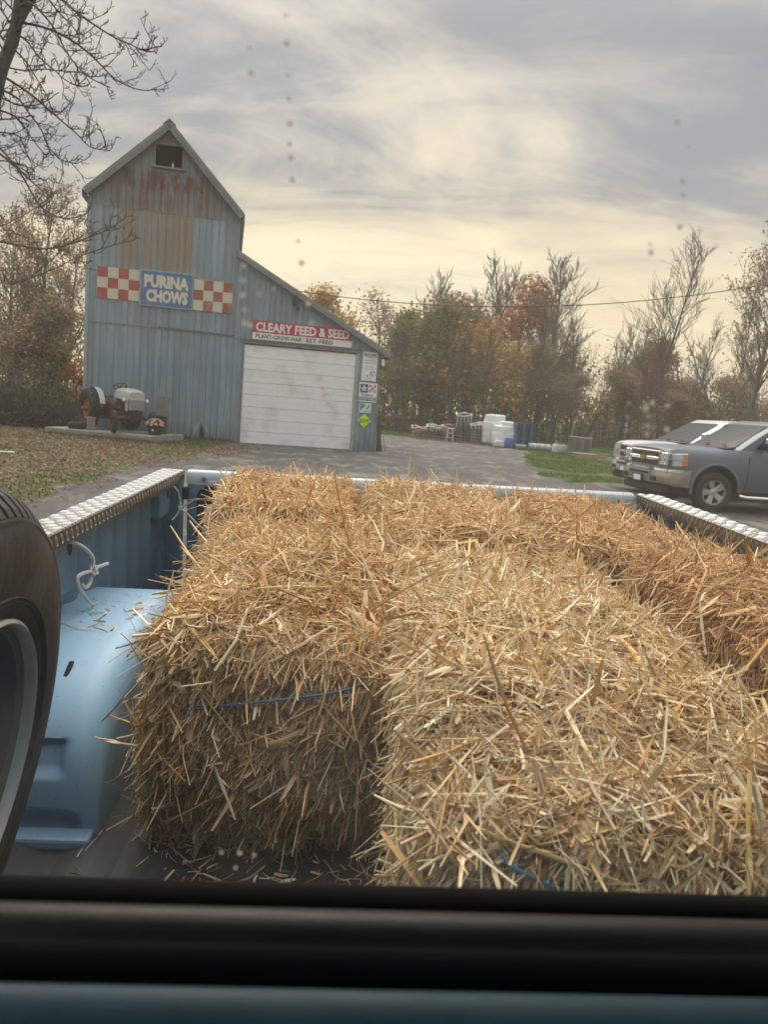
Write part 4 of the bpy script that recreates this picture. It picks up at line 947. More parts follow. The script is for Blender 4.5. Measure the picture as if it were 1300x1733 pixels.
DROP = {1: (.05, 0), 3: (.08, 0), 5: (0, .05), 6: (0, .035)}     # how far the top falls away to the front and to the right
UNDER = {1: (.07, 0), 3: (.02, .06), 5: (0, .05)}     # how far the foot of the end face and of the left face tuck in
def bale_surface(P, box, rad, seed):
    """points on the box surface -> points on the lumpy rounded bale and normals"""
    lo, hi_ = np.array(box[0]), np.array(box[1])
    inner = np.clip(P, lo + rad, hi_ - rad); d = P - inner; ln = np.linalg.norm(d, axis=1, keepdims=True) + 1e-9
    nrm = d / ln; S = inner + nrm * rad
    lump = (fbm(S * 9 + seed * 3.1, seed, 3) - .5) * .06 + (fbm(S * 3.2 + seed, seed + 9, 2) - .5) * .055
    S = S + nrm * lump[:, None]
    uy, ux = UNDER.get(seed, (0, 0)); zt = np.clip((lo[2] + .62 * (hi_[2] - lo[2]) - S[:, 2]) / (.62 * (hi_[2] - lo[2])), 0, 1) ** 1.6
    S[:, 1] += uy * zt * np.clip(1 - (S[:, 1] - lo[1]) / .3, 0, 1); S[:, 0] += ux * zt * np.clip(1 - (S[:, 0] - lo[0]) / .2, 0, 1)
    dz = DROP.get(seed)
    if dz:
        wz = np.clip((S[:, 2] - lo[2]) / (hi_[2] - lo[2]), 0, 1)
        S[:, 2] -= wz * (dz[0] * np.clip(1 - (S[:, 1] - lo[1]) / .42, 0, 1) ** 1.5 + dz[1] * np.clip((S[:, 0] - lo[0]) / (hi_[0] - lo[0]), 0, 1) ** 1.5)
    return S, nrm
long_me = []
def stalk_proto(seed, L, w, col):
    rs = np.random.default_rng(seed); pts = [Vector((0, 0, 0))]; d = Vector((1, 0, 0)); mb = MB()
    for k in range(6):
        d = (d + Vector((0, rs.normal(0, .05), rs.normal(0, .05)))).normalized(); pts.append(pts[-1] + d * L / 6)
    mid = pts[3].copy(); pts = [p - mid for p in pts]
    mb.tube(pts, [w, w * 1.05, w * .9, w * 1.2, w * .9, w * .8, w * .5], 5, False)
    u = pts[2]; mb.add([u, u + Vector((L * .1, w * 2.2, w)), u + Vector((L * .24, w * 3.2, w * 3)), u + Vector((L * .12, w * .2, w * 1.6))], [(0, 1, 2, 3)])
    me = mb.mesh('straw_stalk', M_straw, True)
    at = me.attributes.new('Col', 'FLOAT_COLOR', 'POINT'); n_ = len(me.vertices)
    at.data.foreach_set('color', np.tile(np.array(col + (1,), dtype=np.float32), n_))
    return me
for i_, (L_, w_, c_) in enumerate(((.24, .0026, (.62, .44, .20)), (.18, .0030, (.76, .61, .37)), (.28, .0024, (.54, .34, .14)), (.15, .0028, (.36, .20, .09)), (.21, .0034, (.70, .54, .22)), (.12, .0032, (.80, .68, .46)), (.17, .0024, (.24, .13, .06)))):
    long_me.append(stalk_proto(40 + i_, L_, w_, c_))
M_twine = mat('blue_twine', (0.07, 0.21, 0.36), 0.6, 0, .2, 50)
def bale(label, box, seed, n, tint, corec, faces, pal_w=None, rad=.06, nlong=40, scale=1.0, twine=None, vert=.75, lsc=.85):
    lo, hi_ = np.array(box[0], float), np.array(box[1], float); c0 = (lo + hi_) / 2
    o = thing('straw_bale', label, 'straw bale', (c0[0], c0[1], lo[2]), FT, 'straw bales loaded in the bed')
    rs = np.random.default_rng(seed); off = np.array(BASE[o.name])
    # core
    U = 14; V = []; F = []
    def face(ax, sg):
        o1, o2 = [k for k in range(3) if k != ax]; base = len(V)
        for i in range(U + 1):
            for j in range(U + 1):
                p = [0, 0, 0]; p[ax] = hi_[ax] if sg > 0 else lo[ax]; p[o1] = lo[o1] + (hi_[o1] - lo[o1]) * i / U; p[o2] = lo[o2] + (hi_[o2] - lo[o2]) * j / U; V.append(p)
        for i in range(U):
            for j in range(U): F.append((base + i * (U + 1) + j, base + (i + 1) * (U + 1) + j, base + (i + 1) * (U + 1) + j + 1, base + i * (U + 1) + j + 1))
    for ax in range(3):
        for sg in (-1, 1): face(ax, sg)
    S, Nn = bale_surface(np.array(V), (lo, hi_), rad, seed)
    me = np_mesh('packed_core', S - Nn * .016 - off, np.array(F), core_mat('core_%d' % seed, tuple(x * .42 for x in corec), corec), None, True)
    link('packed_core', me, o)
    # loose ends: sample the visible faces
    area = []
    for ax, sg, wt in faces:
        o1, o2 = [k for k in range(3) if k != ax]; area.append((hi_[o1] - lo[o1]) * (hi_[o2] - lo[o2]) * wt)
    area = np.array(area); cnts = (n * area / area.sum()).astype(int)
    VV, QQ, CC = [], [], []; tot = 0
    for (ax, sg, wt), k in zip(faces, cnts):
        o1, o2 = [t for t in range(3) if t != ax]
        P = np.empty((k, 3)); P[:, ax] = hi_[ax] if sg > 0 else lo[ax]
        P[:, o1] = rs.uniform(lo[o1], hi_[o1], k); P[:, o2] = rs.uniform(lo[o2], hi_[o2], k)
        S, Nn = bale_surface(P, (lo, hi_), rad, seed)
        t1 = np.cross(Nn, np.array([.31, .2, .93])); t1 /= np.linalg.norm(t1, axis=1, keepdims=True); t2 = np.cross(Nn, t1)
        # locally combed direction so that tufts lie together
        fld = fbm(S * 7 + seed, seed + 4, 2) * 12.0 + rs.normal(0, .75, k)
        if ax == 2: th = np.where(rs.random(k) < .35, fld, rs.uniform(0, 2 * math.pi, k))
        else: th = np.where(rs.random(k) < vert, math.pi / 2 + rs.normal(0, .42, k) + (fld % 1 - .5) * .5, rs.uniform(0, 2 * math.pi, k))
        up = np.abs(rs.normal(0, .16, k)); stick = rs.random(k) < (.13 if ax == 2 else .10); up[stick] = rs.uniform(.35, 1.25, stick.sum())
        if ax != 2:       # t-axis that is most vertical
            vz = t2 if abs(t2[:, 2]).mean() > abs(t1[:, 2]).mean() else t1; hz = t1 if vz is t2 else t2
            tang = vz * np.sin(th)[:, None] + hz * np.cos(th)[:, None]
        else: tang = t1 * np.cos(th)[:, None] + t2 * np.sin(th)[:, None]
        dr = tang * np.cos(up)[:, None] + Nn * np.sin(up)[:, None]
        L = np.clip(rs.lognormal(math.log(.041), .55, k), .012, .18) * scale; Wd = np.clip(rs.lognormal(math.log(.0024), .45, k), .0010, .0085)
        thin = rs.random(k); Wd[thin < .24] = rs.uniform(.0007, .0015, (thin < .24).sum()); fl_ = thin > .93; Wd[fl_] = rs.uniform(.0045, .0078, fl_.sum()); L[fl_] = rs.uniform(.018, .06, fl_.sum())
        L[stick] = np.clip(L[stick], .03, .11)
        pos = S + Nn * (rs.uniform(-.016, .010, k) + np.sin(up) * L * .33)[:, None]
        v, qd, cc = straws(k, pos, dr, Nn, L, Wd, rs, tint, pal_w)
        VV.append(v - off); QQ.append(qd + tot); CC.append(cc); tot += len(v)
    me = np_mesh('loose_straw', np.concatenate(VV), np.concatenate(QQ), M_straw, np.concatenate(CC))
    s_ = link('loose_straw', me, o); s_['kind'] = 'stuff'
    # the longest stalks one can pick out, each its own piece
    fs = [f for f in faces if f[2] >= .8]
    for k in range(nlong):
        ax, sg, wt = fs[rs.integers(len(fs))]; o1, o2 = [t for t in range(3) if t != ax]
        P = np.empty((1, 3)); P[0, ax] = hi_[ax] if sg > 0 else lo[ax]; P[0, o1] = rs.uniform(lo[o1], hi_[o1]); P[0, o2] = rs.uniform(lo[o2] + (.1 if o2 == 2 else 0), hi_[o2])
        S, Nn = bale_surface(P, (lo, hi_), rad, seed); nv = Vector(Nn[0]); t = nv.orthogonal().normalized(); t.rotate(Matrix.Rotation(rs.uniform(0, 6.28), 3, nv))
        upa = abs(rs.normal(0, .22)) if rs.random() < .72 else rs.uniform(.5, 1.2)
        d = t * math.cos(upa) + nv * math.sin(upa)
        b = link('straw_stalk', long_me[rs.integers(len(long_me))], o, Vector(S[0] - off) + nv * (.012 + math.sin(upa) * .06))
        b.rotation_euler = d.to_track_quat('X', 'Z').to_euler(); ls_ = lsc * rs.uniform(.6, 1.15); b.scale = (ls_, ls_ * .85, ls_ * .85)
    if twine:
        part('twine', MB().tube(smooth_path(twine, 6), .0023, 6), M_twine, o, smooth=True)
    return o
TOP, FRONT, LEFT, RIGHT, BACK = (2, 1), (1, -1), (0, -1), (0, 1), (1, 1)
def fc(**k): return [(dict(t=TOP, f=FRONT, l=LEFT, r=RIGHT, b=BACK)[a] + (w,)) for a, w in k.items()]
ZB = ZF + .012
bale('golden straw bale at the left front, its tall end tied with blue twine', ((-.305, 1.165, ZB), (.085, 1.98, -.355)), 1, 48000, (1.0, .92, .82), (.30, .19, .085), fc(t=1.1, f=1.6, l=.8, r=.5, b=.25), nlong=55, rad=.06,
     twine=[(-.29, 1.175, -.535), (-.24, 1.160, -.515), (-.12, 1.152, -.493), (-.02, 1.150, -.475), (.04, 1.160, -.46), (.07, 1.20, -.45)])
bale('golden straw bale at the left rear, the highest one, against the tailgate', ((-.375, 2.02, ZB), (.02, 2.62, -.315)), 2, 24000, (1.03, .92, .80), (.32, .20, .085), fc(t=1.2, f=.8, l=.9, r=.3), nlong=22, lsc=.62)
bale('pale straw bale nearest the cab window, with blue twine across its end', ((.10, .70, ZB), (.565, 1.77, -.370)), 3, 62000, (1.04, .985, .92), (.34, .23, .11), fc(t=1.3, f=1.5, l=.9, r=.3, b=.2), (4, 3, 6, 5, 2, 1.0, 3, .5, 1.0), nlong=70, rad=.06,
     twine=[(.15, .735, -.44), (.18, .70, -.46), (.23, .688, -.478), (.29, .685, -.50), (.36, .69, -.53)])
bale('pale straw bale in the middle, behind the nearest one and before the tailgate', ((.065, 1.785, ZB), (.485, 2.645, -.332)), 4, 25000, (1.0, .93, .84), (.32, .205, .09), fc(t=1.2, f=.6, l=.5, r=.3), (5, 5, 5, 2.5, 2, 1.2, 2.5, .6, .5), nlong=24, lsc=.62)
bale('reddish brown straw bale at the right front beside the bed side', ((.645, .62, ZB), (1.04, 1.68, -.318)), 5, 38000, (.92, .80, .66), (.26, .145, .06), fc(t=1.1, f=.4, l=1.5), (5, 5, 2, .8, 4, 3, 2, 1.4, .5), nlong=34, rad=.07, lsc=.75)
bale('brownish straw bale at the right rear corner by the tailgate', ((.545, 1.74, ZB), (.97, 2.635, -.333)), 6, 25000, (.97, .88, .76), (.28, .165, .07), fc(t=1.2, f=.4, l=.7, r=.5), (5, 5, 3, 1.2, 3.5, 2, 2, 1, .5), nlong=22, lsc=.6)
# chaff scattered on the bed floor and wheel housing
rs = np.random.default_rng(77); k = 420
P = np.column_stack([rs.uniform(-.45, .12, k), rs.uniform(.95, 1.3, k), np.full(k, ZF + .017)]); keep = (P[:, 0] > -.40) | (P[:, 1] < 1.2); P = P[keep & (rs.random(k) < np.where(P[:, 0] > -.3, 1, .18))]; k = len(P)
th = rs.uniform(0, 6.28, k); D = np.column_stack([np.cos(th), np.sin(th), rs.normal(0, .12, k)])
m2 = 46; P2 = np.column_stack([rs.uniform(-.60, -.42, m2), rs.uniform(1.55, 1.88, m2), np.full(m2, ZF + .2695)]); P = np.concatenate([P, P2]); k = len(P)
th = rs.uniform(0, 6.28, k); D = np.column_stack([np.cos(th), np.sin(th), rs.normal(0, .05, k)])
v, qd, cc = straws(k, P, D, np.tile([0, 0, 1.0], (k, 1)), np.clip(rs.lognormal(math.log(.026), .5, k), .008, .08), rs.uniform(.0012, .0036, k), rs)
ch = link('straw_litter', np_mesh('straw_litter', v - np.array((0, 1.1, ZF)), qd, M_straw, cc)); ch.matrix_world = FT @ Matrix.Translation((0, 1.1, ZF))
tag(ch, 'loose chaff scattered on the dark bed floor in front of the bales', 'straw', kind='stuff')
# ================================================================== parked pickups (local: +X forward, +Y left, z up)
def car_paint(name, col, rough=.28):
    s = NT(name); c = s.coord(); n_ = s.noise(c, 1.5, 5, .6); lw = s.n('ShaderNodeSeparateXYZ'); s.l(c, lw.inputs[0])
    dust = s.math('MULTIPLY', s.math('SUBTRACT', 1.0, s.ramp(lw.outputs[2], .5, 1.0)), s.ramp(n_, .3, .7))
    cc = s.mix(s.math('MULTIPLY', dust, .45), col, (.16, .145, .125)); s.out(cc, s.math('ADD', rough, s.math('MULTIPLY', n_, .12)), .08, .35)
    s.b.inputs['Coat Weight'].default_value = .12; s.b.inputs['Coat Roughness'].default_value = .06; return s.m
M_pg = car_paint('paint_blue_grey', (.125, .15, .185)); M_ps = car_paint('paint_silver', (.50, .53, .56))
M_chr = mat('chrome', (.72, .71, .69), .12, 1.0, .06, 8); M_glas = mat('car_glass', (.016, .020, .020), .09, 0, .1, 3, spec=.55)
M_plast = mat('black_plastic', (.02, .02, .021), .5, 0, .2); M_amb = mat('amber_lens', (.62, .22, .03), .2); M_clear = mat('clear_lens', (.62, .66, .68), .08, .35, .1)
M_tyr2 = mat('road_tyre', (.022, .022, .022), .7, 0, .3); M_alloy = mat('alloy_rim', (.46, .46, .46), .3, .85, .12); M_gold = mat('gold_badge', (.55, .36, .07), .3, .7)
M_bump = mat('bumper_metal', (.40, .38, .35), .3, .8, .12)
def boolean_cut(me, cutters):
    o = bpy.data.objects.new('t', me); COL.objects.link(o); cs = []
    for cm in cutters:
        c = bpy.data.objects.new('c', cm); COL.objects.link(c); cs.append(c)
        md = o.modifiers.new('b', 'BOOLEAN'); md.operation = 'DIFFERENCE'; md.object = c; md.solver = 'EXACT'
    dg = bpy.context.evaluated_depsgraph_get(); dg.update()
    new = bpy.data.meshes.new_from_object(o.evaluated_get(dg))
    for x in [o] + cs: bpy.data.objects.remove(x)
    return new
def pickup(label, frame, paint, style, group):
    t = thing('pickup_truck', label, 'pickup truck', (0, 0, 0), frame, group)
    def sec(x, pts): return [(x, y, z) for y, z in pts] + [(x, -y, z) for y, z in reversed(pts)]
    rnd_ = style == 'round'
    hz = 1.27 if not rnd_ else 1.30
    S = [(2.86, [(.0, .48), (.78, .48), (.90, .60), (.91, .90), (.90, 1.05), (.85, 1.13), (.5, 1.17), (.0, 1.18)]),
         (2.74, [(.0, .46), (.86, .46), (.965, .62), (.975, .92), (.955, 1.10), (.88, 1.185), (.5, 1.225), (.0, 1.235)]),
         (2.40, [(.0, .46), (.90, .46), (.99, .64), (.995, .94), (.975, 1.13), (.89, 1.215), (.5, 1.25), (.0, 1.26)]),
         (1.85, [(.0, .46), (.92, .46), (1.0, .66), (1.005, .95), (.975, 1.13), (.88, 1.215), (.5, 1.265), (.0, 1.275)]),
         (1.55, [(.0, .44), (.92, .44), (1.0, .66), (1.0, .95), (.975, 1.16), (.90, 1.245), (.5, hz), (.0, hz)]),
         (1.30, [(.0, .44), (.92, .44), (.99, .66), (.995, .95), (.975, 1.17), (.92, 1.265), (.5, hz), (.0, hz)]),
         (-1.45, [(.0, .44), (.92, .44), (.99, .66), (.995, .95), (.975, 1.17), (.92, 1.265), (.5, 1.27), (.0, 1.27)]),
         (-1.50, [(.0, .44), (.92, .44), (.99, .66), (.995, .95), (.985, 1.17), (.96, 1.245), (.5, 1.25), (.0, 1.25)]),
         (-2.85, [(.0, .50), (.90, .50), (.97, .66), (.98, .95), (.97, 1.17), (.95, 1.245), (.5, 1.25), (.0, 1.25)])]
    me = MB().loft([sec(x, p) for x, p in S]).mesh('body', paint)
    bm = bmesh.new(); bm.from_mesh(me); bmesh.ops.remove_doubles(bm, verts=bm.verts, dist=1e-4); bmesh.ops.recalc_face_normals(bm, faces=bm.faces); bm.to_mesh(me); bm.free()
    cut = []
    for ax in (1.86, -1.80):
        for sy in (1, -1):
            cut.append(MB().lathe([(0, .52), (.485, .52), (.485, 1.2), (0, 1.2)], 28, axis='Y').xf(Matrix.Translation((ax, 0, .45)) @ Matrix.Scale(sy, 4, (0, 1, 0))).mesh('c'))
    me = boolean_cut(me, cut)
    bm = bmesh.new(); bm.from_mesh(me)
    for f in bm.faces: f.smooth = True
    for e in bm.edges:
        if len(e.link_faces) == 2 and e.calc_face_angle(0) > R(38): e.smooth = False
    bm.to_mesh(me); bm.free(); me.name = 'body'
    if not me.materials: me.materials.append(paint)
    body = link('body', me, t)
    for ax in (1.86, -1.80):
        for sy in (1, -1):
            part('wheel_arch', MB().grid([[(ax + r_ * math.cos(R(a)), y * sy, .45 + r_ * math.sin(R(a))) for y, r_ in ((.985, .478), (1.012, .49), (1.012, .52), (.985, .545))] for a in range(-12, 196, 13)]), paint, body, smooth=True, angle=60)
            part('arch_liner', MB().grid([[(ax + .482 * math.cos(R(a)), y * sy, .45 + .482 * math.sin(R(a))) for y in (.55, .97)] for a in range(-10, 196, 13)]), M_plast, body)
            w = part('wheel', MB().lathe([(.24, -.10), (.30, -.125), (.36, -.125), (.395, -.10), (.40, 0), (.395, .10), (.36, .125), (.30, .125), (.24, .10)], 32, (ax, .86 * sy, .40), 'Y', True), M_tyr2, t, smooth=True, angle=60)
            rm = part('rim', MB().lathe([(.245, .105), (.25, .11), (.235, .112), (.225, .06), (.20, .02), (0, .02)], 28, axis='Y').xf(Matrix.Translation((ax, .86 * sy, .40)) @ Matrix.Scale(sy, 4, (0, 1, 0))), M_plast, w, smooth=True, angle=30)
            part('rim_ring', MB().lathe([(.222, .105), (.250, .112), (.252, .09), (.222, .06)], 28, axis='Y').xf(Matrix.Translation((ax, .86 * sy, .40)) @ Matrix.Scale(sy, 4, (0, 1, 0))), M_alloy, w, smooth=True, angle=50)
            mb = MB()
            for k in range(5):
                a = 2 * math.pi * k / 5 + .3; d1 = Vector((math.sin(a), 0, math.cos(a))); sd = Vector((math.cos(a), 0, -math.sin(a)))
                mb.prism([d1 * .05 - sd * .045 + Vector((0, .085, 0)), d1 * .235 - sd * .068 + Vector((0, .10, 0)), d1 * .235 + sd * .068 + Vector((0, .10, 0)), d1 * .05 + sd * .045 + Vector((0, .085, 0))], (0, -.03, 0))
            mb.lathe([(0, .10), (.05, .098), (.07, .08), (.07, .05)], 16, axis='Y')
            part('spokes', mb.xf(Matrix.Translation((ax, .86 * sy, .40)) @ Matrix.Scale(sy, 4, (0, 1, 0))), M_alloy, w, bevel=.006)
    # cab above the belt line
    def ring(z, x0, x1, y, r=.12): return [(x0, -y + r, z), (x0, y - r, z), (x0 - r * .6, y, z), (x1 + r * .6, y, z), (x1, y - r, z), (x1, -y + r, z), (x1 + r * .6, -y, z), (x0 - r * .6, -y, z)]
    rings = [ring(1.24, 1.48, -1.48, .93), ring(1.55, 1.02, -1.44, .86), ring(1.80, .60, -1.36, .785), ring(1.86, .46, -1.30, .73, .12), ring(1.875, .10, -1.15, .56, .14)]
    cab_ = part('cab', MB().loft(rings), paint, t, smooth=True, angle=34)
    def quad(nm, a, b, c, d, m, par, off):
        P = [Vector(p) for p in (a, b, c, d)]; nrm = (P[1] - P[0]).cross(P[3] - P[0]).normalized()
        mid = sum(P, Vector()) / 4
        if nrm.dot(mid - Vector((-.3, 0, 1.4))) < 0: nrm = -nrm
        return part(nm, MB().prism([p + nrm * off for p in P], nrm * .008), m, par, bevel=.004)
    quad('windshield', (1.415, .77, 1.285), (1.415, -.77, 1.285), (.66, -.645, 1.765), (.66, .645, 1.765), M_glas, t, .014)
    for sy in (1, -1):
        quad('window', (1.06, .918 * sy, 1.30), (.02, .918 * sy, 1.30), (.02, .79 * sy, 1.78), (.60, .79 * sy, 1.78), M_glas, t, .004)
        quad('window', (-.06, .918 * sy, 1.30), (-.98, .918 * sy, 1.30), (-.98, .79 * sy, 1.78), (-.06, .79 * sy, 1.78), M_glas, t, .004)
        part('belt_trim', MB().b2((-1.0, .935 * sy - .012, 1.268), (.80, .935 * sy + .012, 1.288)), M_chr, t)
        mir = part('mirror', MB().loft([[(x, (.99 + .26 * k_) * sy, z) for x, z in ((.84 + e, 1.33 + e), (.96 - e, 1.33 + e), (.96 - e, 1.52 - e), (.84 + e, 1.52 - e))] for k_, e in ((0, .02), (.2, 0), (.85, 0), (1, .03))]), M_plast, t, bevel=.01)
        part('mirror_cap', MB().loft([[(x, (1.02 + .24 * k_) * sy, z) for x, z in ((.88 + e, 1.415), (.975 - e, 1.415), (.965 - e, 1.525 - e), (.88 + e, 1.525 - e))] for k_, e in ((0, .02), (.2, 0), (.85, 0), (1, .03))]), M_chr if not rnd_ else M_plast, mir, bevel=.012)
        part('mirror_arm', MB().b2((.86, .91 * sy if sy > 0 else 1.02 * sy, 1.30), (.96, 1.02 * sy if sy > 0 else .91 * sy, 1.37)), M_plast, mir)
        for xh in (.12, -.88): part('door_handle', MB().b2((xh - .10, 1.0 * sy - .02, 1.10), (xh + .10, 1.0 * sy + .02, 1.14)), paint, t, bevel=.01)
        for xs in (1.20, -.02, -1.02): part('door_gap', MB().b2((xs - .004, .996 * sy - .006, .50), (xs + .004, .996 * sy + .002, 1.15)), M_plast, body)
        part('step_bar', MB().tube([(1.30, .96 * sy, .36), (1.2, 1.03 * sy, .34), (-1.2, 1.03 * sy, .34), (-1.3, .96 * sy, .36)], .042, 10), M_chr, t, smooth=True)
        if not rnd_:
            hl = part('headlight', MB().prism([(2.68, .62 * sy, .86), (2.875, .62 * sy, .86), (2.875, .62 * sy, 1.11), (2.68, .62 * sy, 1.12)], (0, .28 * sy, 0)).prism([(2.50, .90 * sy, .86), (2.80, .90 * sy, .86), (2.80, .90 * sy, 1.10), (2.50, .90 * sy, 1.12)], (0, .085 * sy, 0)), M_clear, t, bevel=.012)
            for z0, z1 in ((.875, .965), (1.0, 1.095)):
                part('amber_lens', MB().b2((2.495, min(.93 * sy, .992 * sy), z0), (2.60, max(.93 * sy, .992 * sy), z1)), M_amb, hl, bevel=.006)
            for yy, z0 in ((.68, .88), (.68, 1.0), (.80, .88), (.80, 1.0)):
                part('reflector', MB().lathe([(0, -.01), (.045, .006), (.05, .0)], 12, (2.878, yy * sy, z0 + .05), 'X'), M_chr, hl, smooth=True)
            part('lamp_divider', MB().b2((2.49, min(.62 * sy, .995 * sy), .974), (2.886, max(.62 * sy, .995 * sy), .990)), M_chr, hl)
        else:
            part('headlight', MB().loft([[(2.86, .58 * sy, .84), (2.86, .88 * sy, .84), (2.86, .88 * sy, 1.0), (2.86, .58 * sy, 1.02)], [(2.72, .58 * sy, .84), (2.70, .95 * sy, .84), (2.66, .95 * sy, 1.02), (2.72, .58 * sy, 1.06)]]), M_clear, t, bevel=.02)
    # grille
    if not rnd_:
        gr_ = part('grille', MB().b2((2.84, -.61, .80), (2.885, .61, 1.13)), M_bump, t, bevel=.015)
        for z0, z1 in ((1.01, 1.10), (.83, .935)):
            part('grille_mesh', MB().b2((2.875, -.56, z0), (2.889, .56, z1)), mat('grille_dark', (.06, .058, .055), .5, .3), gr_)
        part('grille_bar', MB().b2((2.88, -.60, .945), (2.915, .60, .998)), M_chr, gr_, bevel=.008)
        bt = [(-.14, .025), (-.05, .025), (-.05, .045), (.05, .045), (.05, .025), (.14, .025), (.12, -.025), (.05, -.025), (.05, -.045), (-.05, -.045), (-.05, -.025), (-.12, -.025)]
        part('badge', MB().prism([(2.917, y, .972 + z * 1.1) for y, z in bt], (.01, 0, 0)), M_gold, gr_)
    else:
        gr_ = part('grille', MB().loft([[(2.80, y, z) for y, z in ((-.50, .78), (.50, .78), (.54, 1.10), (.40, 1.20), (-.40, 1.20), (-.54, 1.10))], [(2.92, y, z) for y, z in ((-.46, .80), (.46, .80), (.50, 1.08), (.38, 1.15), (-.38, 1.15), (-.50, 1.08))]]), M_ps, t, bevel=.02)
        for y0, y1 in ((-.43, -.05), (.05, .43)):
            for z0, z1 in ((.83, .95), (1.0, 1.11)): part('grille_opening', MB().b2((2.915, y0, z0), (2.925, y1, z1)), M_plast, gr_, bevel=.01)
    # bumper, plate, valance
    bp = part('bumper', MB().loft([[(x, y, z) for x, z in ((2.80 + e, .46), (2.96 + e, .50), (2.99 + e, .62), (2.97 + e, .72), (2.93 + e, .79), (2.78 + e, .79))] for y, e in ((-1.0, -.38), (-.97, -.16), (-.8, -.05), (-.4, .0), (.4, .0), (.8, -.05), (.97, -.16), (1.0, -.38))]), M_bump if not rnd_ else M_ps, t, smooth=True, angle=40)
    part('bumper_cap', MB().loft([[(x, y, z) for x, z in ((2.96 + e, .745), (2.95 + e, .795), (2.74 + e, .80), (2.74 + e, .79))] for y, e in ((-1.0, -.36), (-.97, -.145), (-.8, -.035), (-.4, .015), (.4, .015), (.8, -.035), (.97, -.145), (1.0, -.36))]), M_chr, bp, smooth=True, angle=40)
    part('bumper_opening', MB().b2((2.975, -.40, .655), (3.0, .40, .70)), M_plast, bp)
    part('fog_pocket', MB().b2((2.955, .50, .53), (2.985, .66, .62)).b2((2.955, -.66, .53), (2.985, -.50, .62)), M_plast, bp)
    part('plate_bracket', MB().b2((2.985, -.20, .47), (3.005, .20, .63)), M_plast, bp)
    part('number_plate', MB().b2((3.004, -.155, .495), (3.012, .155, .605)), M_white, bp, bevel=.004)
    part('valance', MB().b2((2.70, -.80, .30), (2.90, .80, .47)), M_plast, t, bevel=.03)
    part('underbody', MB().b2((-2.7, -.7, .32), (2.6, .7, .50)), M_plast, t)
    part('cowl', MB().prism([(1.62, -.80, 1.264), (1.62, .80, 1.264), (1.42, .80, 1.292), (1.42, -.80, 1.292)], (0, 0, .012)), M_plast, t)
    part('wiper', MB().tube([(1.50, .55, 1.30), (1.36, .35, 1.345), (1.33, -.05, 1.36)], .014, 5), M_plast, t)
    part('wiper', MB().tube([(1.50, -.10, 1.30), (1.36, -.25, 1.345), (1.33, -.62, 1.36)], .014, 5), M_plast, t)
    part('roof_antenna', MB().loft([[(-.05, -.05, 1.905), (-.05, .05, 1.905), (-.22, .05, 1.905), (-.22, -.05, 1.905)], [(-.14, -.01, 1.97), (-.14, .01, 1.97), (-.20, .01, 1.97), (-.20, -.01, 1.97)]]), M_plast, t)
    part('tail_light', MB().b2((-2.87, -.97, .85), (-2.84, -.82, 1.18)).b2((-2.87, .82, .85), (-2.84, .97, 1.18)), mat('tail_red', (.35, .02, .02), .2), t)
    if rnd_:      # this make carries its cab further forward
        for ch in t.children:
            if ch.name.split('.')[0] in ('cab', 'windshield', 'window', 'belt_trim', 'mirror', 'cowl', 'wiper', 'roof_antenna'): ch.location.x += .38
    part('bed_cavity', MB().b2((-2.78, -.85, 1.251), (-1.56, .85, 1.256)), M_plast, t)
    return t
HD = R(189)
FG = Matrix.Translation((8.60, 17.3, 0)) @ Matrix.Rotation(HD, 4, 'Z') @ Matrix.Scale(1.06, 4)
pickup('dusty blue grey pickup truck with a chrome bumper, parked in front of the silver one', FG, M_pg, 'square', 'pickups parked at the yard edge')
FSV = Matrix.Translation((9.22, 20.4, 0)) @ Matrix.Rotation(R(189), 4, 'Z') @ Matrix.Scale(1.06, 4)
pickup('silver pickup truck with a crosshair grille half hidden behind the blue grey pickup', FSV, M_ps, 'round', 'pickups parked at the yard edge')

# ================================================================== goods along the yard edge
M_pal = mat('pallet_wood', (.34, .255, .165), .8, 0, .25, 6); M_pblue = mat('blue_pallet', (.040, .165, .30), .6, 0, .25, 4, dirt=(.10, .14, .17), dirt_amt=.5)
M_bagd = mat('dark_bag', (.10, .105, .115), .5, 0, .4, 5, dirt=(.26, .26, .28), dirt_amt=.6); M_bagg = mat('grey_bag', (.20, .19, .195), .55, 0, .3, 7)
M_bagr = mat('pinkish_bag', (.36, .25, .235), .55, 0, .25, 5, dirt=(.25, .10, .10), dirt_amt=.4); M_bagred = mat('red_bag', (.27, .07, .075), .55, 0, .2)
M_wrap = mat('white_wrap', (.62, .62, .62), .3, 0, .12, 5, coat=.3); M_wrapb = mat('pale_wrap', (.78, .81, .79), .35, 0, .14, 3, dirt=(.40, .44, .42), dirt_amt=.5)
M_tarp = mat('blue_tarp', (.05, .17, .40), .5); M_bing = mat('grey_bin', (.14, .155, .16), .5, 0, .2); M_bing2 = mat('pale_bin', (.22, .235, .24), .5, 0, .2)
def pallet_parts(o, w=1.1, d=1.0, z=0.0, m=M_pal, n=6):
    for k in range(n): part('deck_board', MB().b2((-w / 2 + k * w / n + .012, -d / 2, z + .105), (-w / 2 + (k + 1) * w / n - .012, d / 2, z + .127)), m, o)
    for y in (-d / 2 + .05, 0, d / 2 - .05): part('stringer', MB().b2((-w / 2 + .01, y - .04, z + .02), (w / 2 - .01, y + .04, z + .102)), m, o)
    part('bottom_board', MB().b2((-w / 2, -d / 2, z), (w / 2, -d / 2 + .1, z + .018)), m, o)
